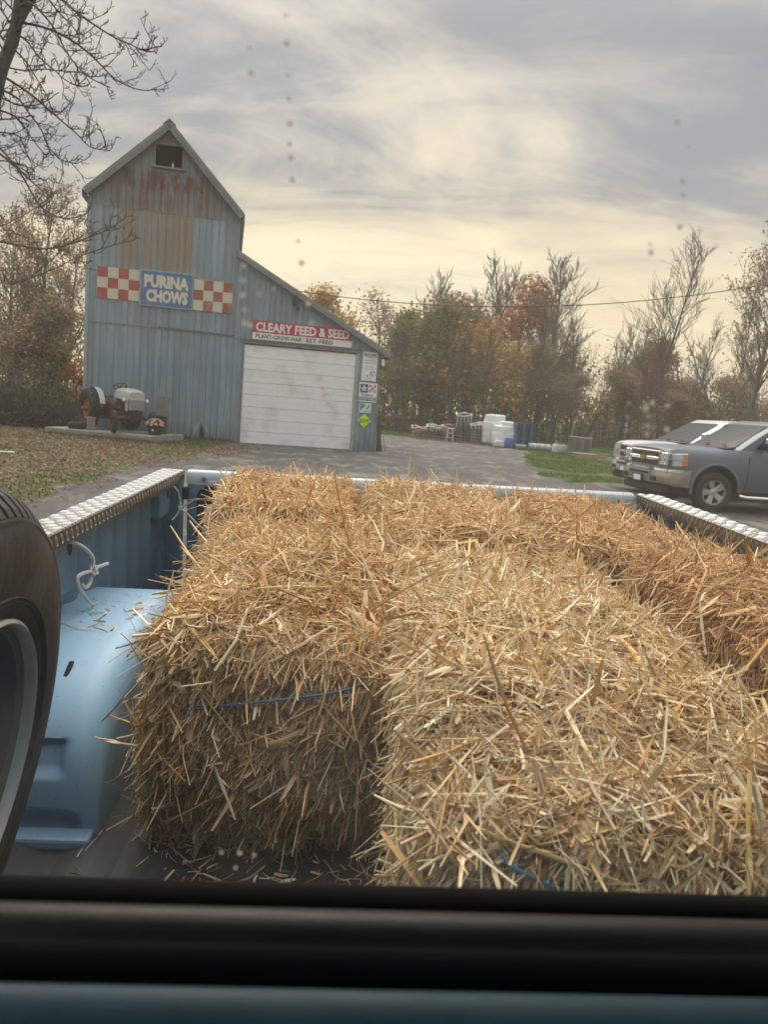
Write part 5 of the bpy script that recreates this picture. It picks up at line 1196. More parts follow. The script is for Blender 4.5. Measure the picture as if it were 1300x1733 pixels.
def lump_box(w, d, h, z0, seed, amp=.05, n=8, rad=.12):
    lo, hi_ = np.array((-w / 2, -d / 2, z0)), np.array((w / 2, d / 2, z0 + h)); V = []; F = []
    for ax in range(3):
        for sg in (0, 1):
            o1, o2 = [k for k in range(3) if k != ax]; b_ = len(V)
            for i in range(n + 1):
                for j in range(n + 1):
                    p = np.empty(3); p[ax] = hi_[ax] if sg else lo[ax]; p[o1] = lo[o1] + (hi_[o1] - lo[o1]) * i / n; p[o2] = lo[o2] + (hi_[o2] - lo[o2]) * j / n; V.append(p)
            F += [(b_ + i * (n + 1) + j, b_ + (i + 1) * (n + 1) + j, b_ + (i + 1) * (n + 1) + j + 1, b_ + i * (n + 1) + j + 1) for i in range(n) for j in range(n)]
    V = np.array(V); inn = np.clip(V, lo + rad, hi_ - rad); dd = V - inner if False else V - inn; nn = dd / (np.linalg.norm(dd, axis=1, keepdims=True) + 1e-9)
    S = inn + nn * rad + nn * ((fbm(V * 2.4 + seed * 7, seed, 3) - .5) * 2 * amp)[:, None]
    S[:, 2] = np.maximum(S[:, 2], z0 + .002)
    return MB().add([tuple(p) for p in S], F)
def bag_stack(name, label, x, y, rz, w, d, rows, bh, m, wrap_top=None, wrap_m=None, pal=True, seed=0, cols=2, group='wrapped pallets of goods along the yard edge', m2=None, wrap_drop=.3):
    o = thing(name, label, 'pallet of bags', (0, 0, 0), Matrix.Translation((x, y, 0)) @ Matrix.Rotation(rz, 4, 'Z'), group)
    z = 0
    if pal: pallet_parts(o, w + .04, d + .04); z = .13
    qq = random.Random(seed); bms = [lump_box(w / cols - .015, d - .02, bh * .97, 0, 60 + k + seed, .018, 5, .05).mesh('bag', m, True) for k in range(2)]
    for r_ in range(rows):
        for c in range(cols):
            b = link('bag', bms[qq.randrange(2)] if not (m2 and r_ >= rows - 1) else bms[0], o, (-w / 2 + (c + .5) * w / cols + qq.uniform(-.02, .02), qq.uniform(-.03, .03), z + r_ * bh))
            b.rotation_euler = (0, 0, qq.uniform(-.04, .04))
    if wrap_m:
        top = z + rows * bh
        part('plastic_wrap', wrap_rim(w + .05, d + .05, top, wrap_drop, seed), wrap_m, o, smooth=True)
    return o
def wrap_rim(w, d, top, drop, seed):
    """gathered plastic rolled round the top edge of a stack, with sagging swags"""
    pts = []
    for k in range(25):
        a = 2 * math.pi * k / 24; cx_ = max(-1, min(1, 1.35 * math.cos(a))) * w / 2; cy_ = max(-1, min(1, 1.35 * math.sin(a))) * d / 2
        pts.append((cx_, cy_, top + .03 + .05 * math.sin(3 * a + seed) + (-.06 if math.sin(a) < 0 else .05)))
    mb = MB().tube(pts, [.05 + .02 * math.sin(k * 1.9 + seed) for k in range(25)], 7, False)
    for k in range(5):
        x = -w / 2 + (k + .5) * w / 5
        mb.tube([(x, -d / 2 - .01, top), (x + .05 * math.sin(k + seed), -d / 2 - .045, top - drop * .5), (x + .1 * math.sin(k * 2 + seed), -d / 2 - .03, top - drop)], [.05, .035, .012], 6)
    return mb
bag_stack('bag_pallet', 'low pallet of pinkish bags at the left end of the row of goods', 1.85, 47.6, R(4), .95, .9, 3, .17, M_bagr, 1, mat('peach_wrap', (.52, .36, .27), .4), True, 1)
bag_stack('bag_pallet', 'low pallet of dark bags under white plastic, between pinkish and red-topped pallets', 2.75, 47.0, R(4), .95, .9, 4, .165, M_bagd, 1, M_wrap, True, 2)
o = bag_stack('bag_pallet', 'pallet of red-topped bags behind the white step stool', 3.62, 46.6, R(4), .95, .9, 4, .18, M_bagg, 1, mat('pink_wrap', (.52, .33, .33), .4), True, 3)
part('red_bag', lump_box(.6, .5, .16, .86, 5, .03, 5, .06), M_bagred, o, smooth=True)
bag_stack('bag_pallet', 'tallest pallet of black bags in clear wrap in the row of goods', 4.28, 45.9, R(3), .86, .9, 9, .165, M_bagd, 1, mat('clear_wrap', (.40, .41, .42), .25, coat=.5), True, 4, wrap_drop=.7)
bag_stack('bag_pallet', 'waist-high pallet of grey bags with white plastic on top, beside the tallest black one', 5.08, 45.6, R(3), .86, .9, 6, .17, M_bagg, 1, M_wrap, True, 5)
o = thing('step_stool', 'white metal step stool standing in front of the red-topped pallet', 'step stool', (0, 0, 0), Matrix.Translation((3.55, 45.75, 0)) @ Matrix.Rotation(R(-4), 4, 'Z'))
for y, t_ in ((-.18, 0), (.18, .0)): part('frame', MB().tube(smooth_path([(-.19, y * 1.4, 0), (-.16, y * .7, .66), (-.11, y * .55, .76), (.11, y * .55, .76), (.16, y * .7, .66), (.19, y * 1.4, 0)], 4), .022, 6), M_wht, o, smooth=True)
for z, w_ in ((.24, .17), (.50, .16)): part('step', MB().b2((-w_, -.2, z), (w_, .02, z + .03)), M_wht, o)
def big_bags(label, x, y, rz, tiers, seed, m=M_wrapb):
    o = thing('wrapped_pallet', label, 'wrapped pallet', (0, 0, 0), Matrix.Translation((x, y, 0)) @ Matrix.Rotation(rz, 4, 'Z'), 'wrapped pallets of goods along the yard edge')
    pallet_parts(o, 1.1, 1.0)
    for k, (w, d, z, h, ox) in enumerate(tiers):
        part('wrapped_tier', lump_box(w, d, h, z, seed + k, .06, 10, .09).xf(Matrix.Translation((ox, 0, 0))), m, o, smooth=True)
    return o
big_bags('tall pale shrink-wrapped pallet standing behind a shorter sloping one', 5.95, 44.8, R(8), ((1.12, 1.05, .13, .85, 0), (1.10, 1.02, .80, .62, -.01), (1.04, .95, 1.30, .48, .02)), 11)
big_bags('shorter sloping pale shrink-wrapped pallet in front of the tall one', 6.42, 43.6, R(10), ((1.2, 1.05, .13, .74, .0), (1.14, .98, .70, .50, .0), (.72, .75, 1.08, .38, .08)), 21)
single('blue_sack', lump_box(.46, .4, .60, 0, 31, .05, 6, .12), M_tarp, 'bright blue sack standing at the foot of the sloping pale pallet', 'sack', (0, 0, 0), Matrix.Translation((6.62, 42.75, 0)) @ Matrix.Rotation(R(12), 4, 'Z'), None, True)
single('white_sack', lump_box(.62, .45, .40, 0, 33, .06, 6, .12), M_wrap, 'low white sack beside the bright blue sack', 'sack', (0, 0, 0), Matrix.Translation((6.08, 42.8, 0)) @ Matrix.Rotation(R(5), 4, 'Z'), None, True)
# blue pallets stacked, each one a thing
def make_pallet(name, label, m, group):
    o = thing(name, label, 'pallet', (0, 0, 0), None, group); pallet_parts(o, 1.15, 1.0, 0, m, 7); return o
pb = make_pallet('blue_pallet', 'blue wooden pallet in the tall stack right of the pale wrapped pallets', M_pblue, 'blue pallets in a tall stack')
qq = random.Random(6)
for k in range(11):
    o = pb if k == 0 else copy_tree(pb)
    o['label'] = ('lowest', 'second lowest', 'third lowest', 'fourth from the bottom', 'fifth from the bottom', 'middle', 'fifth from the top', 'fourth from the top', 'third from the top', 'second from the top', 'topmost')[k] + ' blue wooden pallet in the tall stack of blue pallets'
    o.matrix_world = Matrix.Translation((7.35 + qq.uniform(-.03, .03), 43.6 + qq.uniform(-.03, .03), .002 + k * .1295)) @ Matrix.Rotation(R(97 + qq.uniform(-2, 2)), 4, 'Z')
# rolls of wire and pipe
M_roll = mat('grey_roll', (.30, .33, .33), .5, .2, .25, 8)
o = thing('wire_roll', 'long grey roll lying on the grass right of the blue pallets', 'roll', (0, 0, 0), Matrix.Translation((8.2, 42.2, .2)) @ Matrix.Rotation(R(5), 4, 'Z'))
part('roll', MB().lathe([(.13, -.62), (.19, -.62), (.2, -.55), (.2, .55), (.19, .62), (.13, .62)], 20, axis='X', close=True), M_roll, o, smooth=True, angle=40)
for x in (-.3, .1, .45): part('strap', MB().lathe([(.2, x - .02), (.207, x), (.2, x + .02)], 20, axis='X'), M_wht, o)
o = thing('pipe_roll', 'short grey roll lying against the foot of the blue pallets', 'roll', (0, 0, 0), Matrix.Translation((7.25, 42.75, .14)) @ Matrix.Rotation(R(4), 4, 'Z'))
part('roll', MB().lathe([(.09, -.30), (.135, -.30), (.14, -.25), (.14, .25), (.135, .30), (.09, .30)], 16, axis='X', close=True), M_roll, o, smooth=True, angle=40)
o = thing('bulk_bag', 'white woven bulk bag with folded top standing on the grass beside the grey bins', 'bulk bag', (0, 0, 0), Matrix.Translation((8.95, 40.7, 0)) @ Matrix.Rotation(R(8), 4, 'Z'))
part('bag', lump_box(.64, .6, .52, 0, 41, .05, 7, .14), M_wrap, o, smooth=True)
part('flap', MB().grid([[(-.28 + .28 * k / 3 * 2, -.25 + .1 * j + .03 * math.sin(k * 2 + j), .50 + .22 * (abs(k - 1.5) / 1.5) * (1 - .3 * j) + .02 * math.sin(k * 3 + j * 2)) for k in range(4)] for j in range(5)]), M_wrap, o, smooth=True)
for k, (x, y, h, m_) in enumerate(((9.42, 39.6, .98, M_bing), (9.85, 39.9, .95, M_bing2), (10.22, 40.1, .95, M_bing))):
    o = thing('storage_bin', ('dark grey upright bin nearest the white bulk bag', 'middle one of the three upright grey bins, with a pale side', 'grey upright bin farthest right, behind the wooden pallets')[k], 'bin', (0, 0, 0), Matrix.Translation((x, y, 0)) @ Matrix.Rotation(R(-20), 4, 'Z'), 'grey bins on the grass')
    part('body', MB().loft([[(-.19, -.26, 0), (.19, -.26, 0), (.19, .26, 0), (-.19, .26, 0)], [(-.23, -.32, h - .06), (.23, -.32, h - .06), (.23, .32, h - .06), (-.23, .32, h - .06)]]), m_, o, bevel=.03, seg=2)
    part('lid', MB().b2((-.25, -.34, h - .06), (.25, .35, h)), M_bing2, o, bevel=.02)
    part('handle', MB().tube([(-.18, .36, h - .08), (-.18, .42, h - .05), (.18, .42, h - .05), (.18, .36, h - .08)], .02, 6), M_plast, o)
pw = make_pallet('wooden_pallet', 'bare wooden pallet on the grass in front of the grey bins, upper one of two', M_pal, 'wooden pallets before the grey bins')
pw.matrix_world = Matrix.Translation((9.35, 36.9, .131)) @ Matrix.Rotation(R(6), 4, 'Z')
pw2 = copy_tree(pw); pw2['label'] = 'bare wooden pallet lying on the grass under the upper one, before the grey bins'; pw2.matrix_world = Matrix.Translation((9.32, 36.85, 0.002)) @ Matrix.Rotation(R(3), 4, 'Z')
# odd strips and stakes
single('plastic_strip', MB().b2((-.45, -.03, 0), (.45, .03, .05)), M_wht, 'white plastic strip lying on the leafy lawn at the far left', 'strip', (0, 0, 0), Matrix.Translation((-8.75, 17.0, .01)) @ Matrix.Rotation(R(3), 4, 'Z'), None, False, .01)
single('leaning_pole', MB().tube([(0, 0, 0), (.45, 0, 2.1)], .04, 6), M_pal, 'pale leaning wooden pole at the wood edge above the grey bins', 'pole', (0, 0, 0), Matrix.Translation((11.5, 50, 0)))
# overhead line
pts = [(-5.0 + t * 60.0, 40 + 3 * t, 7.04 - 3.2 * t + 12.4 * t * t) for t in [k / 40 for k in range(41)]]
pts = []
for k in range(45):
    x = -6 + k * 1.25; pts.append((x, 40.0, 7.0 + 0.0068 * (x - .0) ** 2))
single('power_line', MB().tube(pts, .022, 5), mat('cable', (.03, .03, .03), .6), 'thin dark overhead cable sagging across the sky from behind the barn', 'cable')
# ================================================================== trees
M_bark = mat('bark', (.075, .062, .055), .9, 0, .35, 9, bump=.4); M_twig = mat('twig', (.085, .066, .058), .9, 0, .25, 5); M_barkg = mat('bark_grey', (.10, .097, .09), .9, 0, .3, 9, bump=.4)
M_barkp = mat('bark_pale', (.15, .125, .105), .9, 0, .3, 6)
def leaf_mat():
    s = NT('autumn_leaf'); at = s.n('ShaderNodeAttribute', attribute_name='Col'); s.set(s.b.inputs['Base Color'], at.outputs['Color']); s.b.inputs['Roughness'].default_value = .6
    tl = s.n('ShaderNodeBsdfTranslucent'); s.l(at.outputs['Color'], tl.inputs[0]); m_ = s.n('ShaderNodeMixShader'); m_.inputs[0].default_value = .45
    s.l(s.b.outputs[0], m_.inputs[1]); s.l(tl.outputs[0], m_.inputs[2]); s.l(m_.outputs[0], s.t.nodes['Material Output'].inputs[0]); return s.m
M_leaf = leaf_mat()
def branch_system(seed, h, spread, levels=3, lean=(0, 0), r0=None, up=.55, start=.22, nb=16, curve=.25, droop=0.0, c1=5, c2=4, wob=.10):
    """returns list of (points, radii) polylines and twig tip positions"""
    q = random.Random(seed); segs = []; tips = []
    r0 = r0 or h * .014
    def grow(p, d, L, r, lv):
        n = 7 if lv == 0 else 5; P = [p.copy()]; D = []
        for k in range(n):
            d = (d + Vector((q.gauss(0, wob if lv == 0 else .10), q.gauss(0, wob if lv == 0 else .10), q.gauss(0, .06) + (curve * .25 if lv else 0) - droop * lv * .12))).normalized(); p = p + d * (L / n); P.append(p.copy()); D.append(d.copy())
        rr = [max(.006, r * (1 - .82 * k / n)) for k in range(n + 1)]
        segs.append((P, rr, lv))
        if lv >= levels: tips.append((P[-1], d)); tips.append((P[-3], d)); return
        cnt = nb if lv == 0 else (c1 if lv == 1 else c2)
        for k in range(cnt):
            t = start + (1 - start) * (k + q.random()) / cnt if lv == 0 else .2 + .8 * (k + q.random()) / cnt
            i = min(n - 1, int(t * n)); b = P[i].lerp(P[i + 1], t * n - i); az = q.uniform(0, 2 * math.pi) if lv == 0 else q.uniform(-1, 1)
            dd = D[i]
            sd = dd.orthogonal().normalized(); sd.rotate(Matrix.Rotation(q.uniform(0, 6.283), 3, dd))
            ang = q.uniform(.5, 1.0) if lv == 0 else q.uniform(.35, .85)
            nd = (dd * math.cos(ang) + sd * math.sin(ang)); nd = (nd + Vector((0, 0, up * (.5 if lv == 0 else .25)))).normalized()
            ll = (spread * (1.15 - .75 * t) if lv == 0 else L * q.uniform(.35, .6))
            grow(b, nd, ll * q.uniform(.8, 1.15), rr[i] * (.5 if lv == 0 else .55), lv + 1)
    grow(Vector((0, 0, 0)), Vector((lean[0], lean[1], 1)).normalized(), h, r0, 0)
    return segs, tips
def wood_mesh(segs, m, lvmin=0, lvmax=9, name='branches', rmin=.012):
    mb = MB()
    for P, rr, lv in segs:
        if lvmin <= lv <= lvmax: mb.tube(P, [max(rmin, r) for r in rr], 7 if lv == 0 else (4 if lv == 1 else 3), False)
    me = bpy.data.meshes.new(name); me.from_pydata(mb.v, [], mb.f); me.materials.append(m)
    me.polygons.foreach_set('use_smooth', np.ones(len(me.polygons), dtype=bool)); return me
def leaf_mesh(cent, size, cols, seed, per=8, rad=.5, name='foliage', flat=.7):
    rs = np.random.default_rng(seed); cent = np.array(cent); n = len(cent) * per
    C_ = np.repeat(cent, per, 0) + rs.normal(0, rad, (n, 3)) * np.array([1, 1, flat]); C_[:, 2] = np.maximum(C_[:, 2], .12)
    u = rs.normal(0, 1, (n, 3)); u /= np.linalg.norm(u, axis=1, keepdims=True); w = np.cross(u, rs.normal(0, 1, (n, 3))); w /= np.linalg.norm(w, axis=1, keepdims=True)
    s_ = rs.uniform(.6, 1.35, (n, 1)) * size
    V = np.stack([C_ - u * s_, C_ - w * s_ * .6, C_ + u * s_, C_ + w * s_ * .6], 1).reshape(-1, 3)
    cl = np.array(cols); tone = np.repeat(rs.uniform(.7, 1.25, (len(cent), 1)), per, 0); cidx = np.repeat(rs.integers(0, len(cl), len(cent)), per); alt = rs.random(n) < .35; cidx[alt] = rs.integers(0, len(cl), alt.sum())
    c = np.clip(cl[cidx] * tone * rs.uniform(.75, 1.25, (n, 1)) * 1.2, .004, .9)
    return np_mesh(name, V, np.arange(n * 4).reshape(-1, 4), M_leaf, np.repeat(c, 4, 0))
YEL = [(0.407, 0.227, 0.044), (0.341, 0.192, 0.04), (0.444, 0.274, 0.058), (0.273, 0.162, 0.04)]; ORA = [(0.418, 0.127, 0.016), (0.346, 0.114, 0.022), (0.442, 0.171, 0.02), (0.236, 0.094, 0.032)]
OLV = [(0.148, 0.148, 0.048), (0.172, 0.17, 0.051), (0.129, 0.13, 0.045), (0.205, 0.189, 0.056)]; BRN = [(0.26, 0.169, 0.098), (0.208, 0.137, 0.078), (0.312, 0.195, 0.104), (0.156, 0.111, 0.065)]
GRN = [(0.146, 0.143, 0.042), (0.156, 0.156, 0.042), (0.138, 0.13, 0.039), (0.176, 0.162, 0.046)]; RED = [(0.287, 0.095, 0.064), (0.241, 0.091, 0.059), (0.324, 0.127, 0.068), (0.177, 0.082, 0.054)]; PNK = [(0.312, 0.195, 0.13), (0.26, 0.156, 0.111), (0.351, 0.234, 0.13)]
PROTO = {}
def proto(key, seed, h, spread, cols=None, per=6, size=.13, rad=.45, bark=M_bark, **kw):
    segs, tips = branch_system(seed, h, spread, **kw)
    tm = wood_mesh(segs, bark, 0, 0, 'trunk', .03); bm_ = wood_mesh(segs, M_twig if bark is not M_barkp else bark, 1, 9, 'branches', .0125)
    if cols:      # bare patches: some boughs have dropped their leaves
        tp = np.array([tuple(p) for p, d in tips]); kp = fbm(tp * .55 + seed, seed, 2) > .40; lm = leaf_mesh(tp[kp], size, cols, seed, per, rad)
    else: lm = None
    PROTO[key] = (tm, bm_, lm, h)
proto('bare_a', 101, 12, 3.4, None, nb=26, levels=3, up=1.0, start=.2, c1=7, c2=5)
proto('bare_b', 102, 12, 2.8, None, nb=26, levels=3, up=1.3, start=.25, c1=6, c2=5)
proto('olive_a', 103, 9, 3.0, OLV, 11, .15, .5, nb=16, start=.1, levels=3)
proto('olive_b', 104, 8, 2.6, GRN, 11, .14, .5, nb=16, start=.08, levels=3)
proto('yellow_a', 105, 8, 3.2, YEL, 7, .15, .6, nb=16, start=.06, wob=.14, levels=3)
proto('yellow_b', 106, 10, 3.0, YEL, 9, .14, .5, nb=16, start=.15, levels=3)
proto('orange_a', 107, 11, 3.0, ORA, 6, .15, .55, nb=16, start=.2, levels=3)
proto('brown_a', 108, 9, 3.0, BRN, 8, .14, .55, nb=16, start=.1, levels=3)
proto('red_a', 109, 6.5, 2.2, RED, 8, .12, .4, nb=14, start=.15, levels=3)
proto('pink_a', 110, 10, 2.6, PNK, 3, .10, .45, nb=16, start=.2, levels=3)
proto('sparse_a', 111, 12, 4.0, BRN, 6, .065, .22, nb=24, start=.2, levels=3, up=.8, wob=.05, bark=M_barkg)
proto('sapling', 112, 7, 1.3, BRN, 2, .08, .35, nb=12, start=.35, levels=2, up=1.2)
proto('greenlean', 113, 9.5, 2.2, GRN, 6, .11, .42, nb=12, start=.45, levels=3, lean=(.25, 0))
proto('leanbare', 114, 15.2, 4.6, None, nb=34, levels=3, up=.35, start=.2, lean=(.15, 0), c1=7, c2=5, wob=.05, r0=.17) #, bark=M_barkp, r0=.22)
used_p = set()
def tree(name, key, label, px, Y, top, cat='tree', group=None, rot=None, wid=1.0):
    """a tree whose foot is at (x, Y); height from how far its tip rises above the horizon"""
    hor = 643 + .0774 * px; h = 1.62 + (hor - top) / 1302 * Y; x = (px - 663) / 1302 * Y
    tm, bm_, lm, hp = PROTO[key]; sc = h / hp
    o = thing(name, label, cat, (0, 0, 0), Matrix.Translation((x, Y, -.02)) @ Matrix.Rotation(rnd.uniform(0, 6.28) if rot is None else rot, 4, 'Z') @ Matrix.Diagonal((sc * wid, sc * wid, sc, 1)), group)
    link('trunk', tm, o); link('branches', bm_, o)
    if lm: link('crown', lm, o)
    return o
T = tree
T('yellow_tree', 'yellow_b', 'yellow leaved tree showing just above the lean-to roof of the barn', 592, 70, 505)
T('pinkish_tree', 'pink_a', 'thin tree with pinkish leaves just right of the yellow one above the lean-to roof', 640, 71, 520)
T('olive_tree', 'olive_a', 'olive green tree close behind the right corner of the barn', 672, 62, 560)
T('olive_tree', 'olive_b', 'dark green bushy tree behind the left end of the row of goods', 705, 60, 545, wid=1.15)
T('bare_tree', 'bare_a', 'tall bare tree rising behind the dark green bushy tree', 742, 70, 492)
T('olive_tree', 'olive_a', 'olive tree behind the low pallets of bags, in front of the tall bare trees', 735, 63, 565, wid=1.1)
T('bare_tree', 'bare_b', 'slim bare tree directly left of the big orange tree', 792, 70, 478)
T('bare_tree', 'bare_a', 'bare tree whose fine twigs top out above the big orange tree', 825, 72, 466)
T('orange_tree', 'orange_a', 'biggest orange leaved tree in the middle of the wood edge', 838, 66, 500, wid=1.15)
T('rusty_tree', 'brown_a', 'rusty brown tree left of the big orange tree', 780, 66, 535, wid=1.1)
T('yellow_tree', 'yellow_a', 'broad golden brown tree behind the tall black pallet', 800, 58, 585, wid=1.35)
T('yellow_tree', 'yellow_a', 'golden tree behind the pale shrink-wrapped pallets', 850, 57, 610, wid=1.2)
T('olive_tree', 'olive_a', 'olive tree behind the blue pallets with a bare crown above it', 905, 60, 610, wid=1.2)
T('bare_tree', 'bare_a', 'dark broad bare tree, the tallest in the middle of the wood edge', 905, 64, 462, wid=1.25)
T('bare_tree', 'bare_b', 'bare tree close to the right of the dark broad one', 935, 67, 500)
for px_, tp_, k_, lb_ in ((688, 535, 'bare_b', 'bare tree with fine twigs showing above the olive trees nearest the barn'), (714, 512, 'bare_a', 'bare tree just left of the tall one above the dark green bushy tree'), (766, 500, 'bare_b', 'bare tree between the dark green bushy tree and the orange one'), (850, 488, 'bare_a', 'bare tree standing behind the right side of the big orange tree'), (876, 480, 'bare_b', 'bare tree between the big orange tree and the dark broad bare one')):
    T('bare_tree', k_, lb_, px_, 73, tp_, wid=1.25)
for px_, tp_, k_, Y_, lb_ in ((683, 585, 'bare_a', 56, 'thin bare tree in front of the olive tree nearest the barn corner'), (758, 560, 'bare_b', 55, 'thin bare tree in front of the wood, behind the tallest black pallet'), (822, 575, 'bare_a', 54, 'thin bare tree behind the sloping white pallet'), (880, 570, 'bare_b', 55, 'thin bare tree in front of the wood, behind the blue pallets'), (965, 560, 'bare_a', 60, 'bare tree over the white bulk bag'), (1022, 560, 'bare_b', 62, 'bare tree right of the slender green crowned one'), (1065, 575, 'bare_a', 66, 'bare tree just left of the large leaning one'), (1160, 560, 'bare_b', 62, 'bare tree just right of the large leaning one'), (1228, 540, 'bare_a', 64, 'bare tree left of the tall tree with scattered brown leaves')):
    T('bare_tree', k_, lb_, px_, Y_, tp_, wid=.9)
T('orange_tree', 'orange_a', 'small orange tree at the right foot of the dark broad bare tree', 962, 66, 592, wid=.8)
T('brown_tree', 'brown_a', 'brown tree behind the white bulk bag', 935, 58, 640, wid=1.2)
T('leaning_tree', 'greenlean', 'slender green crowned tree leaning to the right above the grey bins', 985, 60, 556, rot=0)
T('brown_tree', 'brown_a', 'low brown tree between the slender green one and the leaning bare one', 1045, 60, 600)
T('sapling', 'sapling', 'thin sapling right of the slender green crowned tree', 1050, 58, 575)
T('leaning_tree', 'leanbare', 'large pale bare tree leaning to the right above the parked pickups', 1085, 52, 440, rot=0)
T('red_tree', 'red_a', 'dull red leaved tree at the foot of the large leaning bare tree', 1112, 58, 612, wid=.95)
T('brown_tree', 'brown_a', 'brown bush to the left of the large leaning trunk', 1062, 57, 640, wid=1.2)
T('brown_tree', 'brown_a', 'scrubby brown tree behind the hood of the silver pickup', 1128, 54, 675, wid=1.3)
T('sparse_tree', 'sparse_a', 'tall tree with scattered brown leaves behind the roof of the blue grey pickup', 1258, 45, 428, rot=1.2)
for i, (px, Y, tp, lb) in enumerate(((1155, 56, 610, 'sapling just right of the large leaning bare tree'), (1178, 54, 590, 'thin sapling above the roof of the silver pickup'), (1198, 52, 600, 'sapling with a few brown leaves above the windshield of the blue grey pickup'), (1222, 55, 560, 'sapling left of the tall tree with scattered brown leaves'), (1292, 50, 560, 'sapling right of the tall tree with scattered brown leaves'))):
    T('sapling', 'sapling', lb, px, Y, tp, wid=1.3)
T('brown_tree', 'brown_a', 'brown thicket tree low behind the blue grey pickup roof', 1275, 60, 650, wid=1.4)
T('brown_tree', 'brown_a', 'brown thicket tree low behind the silver pickup roof', 1195, 62, 655, wid=1.4)
# undergrowth along the wood edge and the wood behind it: one mass
rs = np.random.default_rng(9); cen = []; cl = []
for k in range(6500):
    x = rs.uniform(-3, 62); y = 60 + rs.uniform(0, 14) + max(0, (x - 14)) * .12; hmax = 6.8 - 2.2 * (x > 16) - (.8 * (abs(x - 23) < 3)); z = rs.uniform(.1, 1) ** 1.5 * hmax * (.55 + .6 * vnoise(np.array([[x * .35, y * .2, 0]]), 3)[0])
    cen.append((x, y, z))
und = link('woodland_undergrowth', leaf_mesh(cen, .15, OLV + BRN + [(.06, .05, .03), (.10, .085, .04)], 12, 9, .45)); tag(und, 'tangled olive and brown undergrowth along the foot of the wood', 'undergrowth', kind='stuff')
mb = MB()
for k in range(420):
    x = rs.uniform(-3, 60); y = rs.uniform(60, 80) + max(0, (x - 14)) * .12; h = rs.uniform(3, 8.5); lx = rs.normal(0, .35)
    mb.tube([(x, y, 0), (x + lx * .4, y, h * .5), (x + lx, y + rs.normal(0, .3), h)], [.05, .035, .012], 3, False)
    for j in range(4):
        t = rs.uniform(.4, .95); mb.tube([(x + lx * t, y, h * t), (x + lx * t + rs.normal(0, .5), y + rs.normal(0, .3), h * t + rs.uniform(.3, 1.2))], [.02, .008], 3, False)
me = bpy.data.meshes.new('woodland_stems'); me.from_pydata(mb.v, [], mb.f); me.materials.append(M_twig)
tag(link('woodland_stems', me), 'thicket of thin bare stems filling the wood edge', 'thicket', kind='stuff')
# ------------------------------------------------------------------ left of the barn
T('sparse_tree', 'sparse_a', 'twiggy tree with small brown leaves left of the barn tower', 62, 36, 375, wid=1.15)
T('sparse_tree', 'sparse_a', 'twiggy tree close against the left edge of the barn tower', 112, 40, 440, wid=1.2)
T('sparse_tree', 'sparse_a', 'olive brown tree behind the twiggy tree at the far left', 18, 38, 410, wid=1.1)
T('olive_tree', 'olive_a', 'dark green tree low behind the brown brush left of the tower', 70, 40, 520, wid=1.2)
T('olive_tree', 'olive_b', 'green bush beside the rear of the old tractor', 108, 37, 585, wid=1.5)
T('brown_tree', 'brown_a', 'dull brown tree at the far left edge above the brush', 5, 33, 520, wid=1.4)
T('orange_tree', 'orange_a', 'small orange leaved bush at the left foot of the tower', 128, 35, 625, wid=1.3)
o = single('dead_tree', MB().tube(smooth_path([(0, 0, 0), (-.7, .1, 2.2), (-1.5, .2, 4.2), (-2.1, .1, 5.6)], 4), [.13] * 4 + [.11] * 4 + [.08] * 4 + [.05], 8, False), M_barkg, 'grey leaning dead trunk among the bushes at the far left', 'tree trunk', (0, 0, 0), Matrix.Translation((-15.4, 33, 0)), None, True)
cen = []; mbs = MB()
for k in range(900):
    x = rs.uniform(-17.5, -11.4); y = rs.uniform(27.2, 31); hh = (1.9 + .5 * math.sin(x * 1.7) + .5 * math.sin(x * .8 + 2)) * (1 if x < -12 else max(.35, (-11.2 - x))) ; z = rs.uniform(.02, 1) * hh
    b = Vector((x, y, z * .4)); d = Vector((rs.normal(0, .5), rs.normal(0, .5), rs.uniform(.4, 1))).normalized()
    for j in range(5):
        dd = (d + Vector((rs.normal(0, .5), rs.normal(0, .4), rs.normal(0, .3)))).normalized(); mbs.tube([b, b + dd * .5, b + dd * .9 + Vector((rs.normal(0, .1), 0, -.05))], [.011, .009, .005], 3, False)
    cen.append((x, y, z))
br = thing('brush_pile', 'dull brown leafless brush left of the concrete slab', 'brush', (-14, 29, 0))
me = bpy.data.meshes.new('twigs'); me.from_pydata([(a + 14, b - 29, c) for a, b, c in mbs.v], [], mbs.f); me.materials.append(mat('dull_twig', (.085, .07, .055), .9, 0, .3, 4)); w_ = link('twigs', me, br); w_['kind'] = 'stuff'
w_ = link('dry_leaves', leaf_mesh([(a + 14, b - 29, c) for a, b, c in cen], .055, [(.10, .08, .055), (.075, .062, .045), (.13, .10, .065), (.06, .06, .035)], 14, 12, .3), br); w_['kind'] = 'stuff'
# far wood behind everything on the left, low
cen = [(rs.uniform(-40, -12), rs.uniform(42, 52), rs.uniform(.1, 1) ** 1.3 * 5.5) for k in range(1500)]
tag(link('hedgerow', leaf_mesh(cen, .14, OLV + BRN, 15, 9, .45)), 'olive brown hedgerow filling the gaps behind the trees left of the barn', 'hedgerow', kind='stuff')
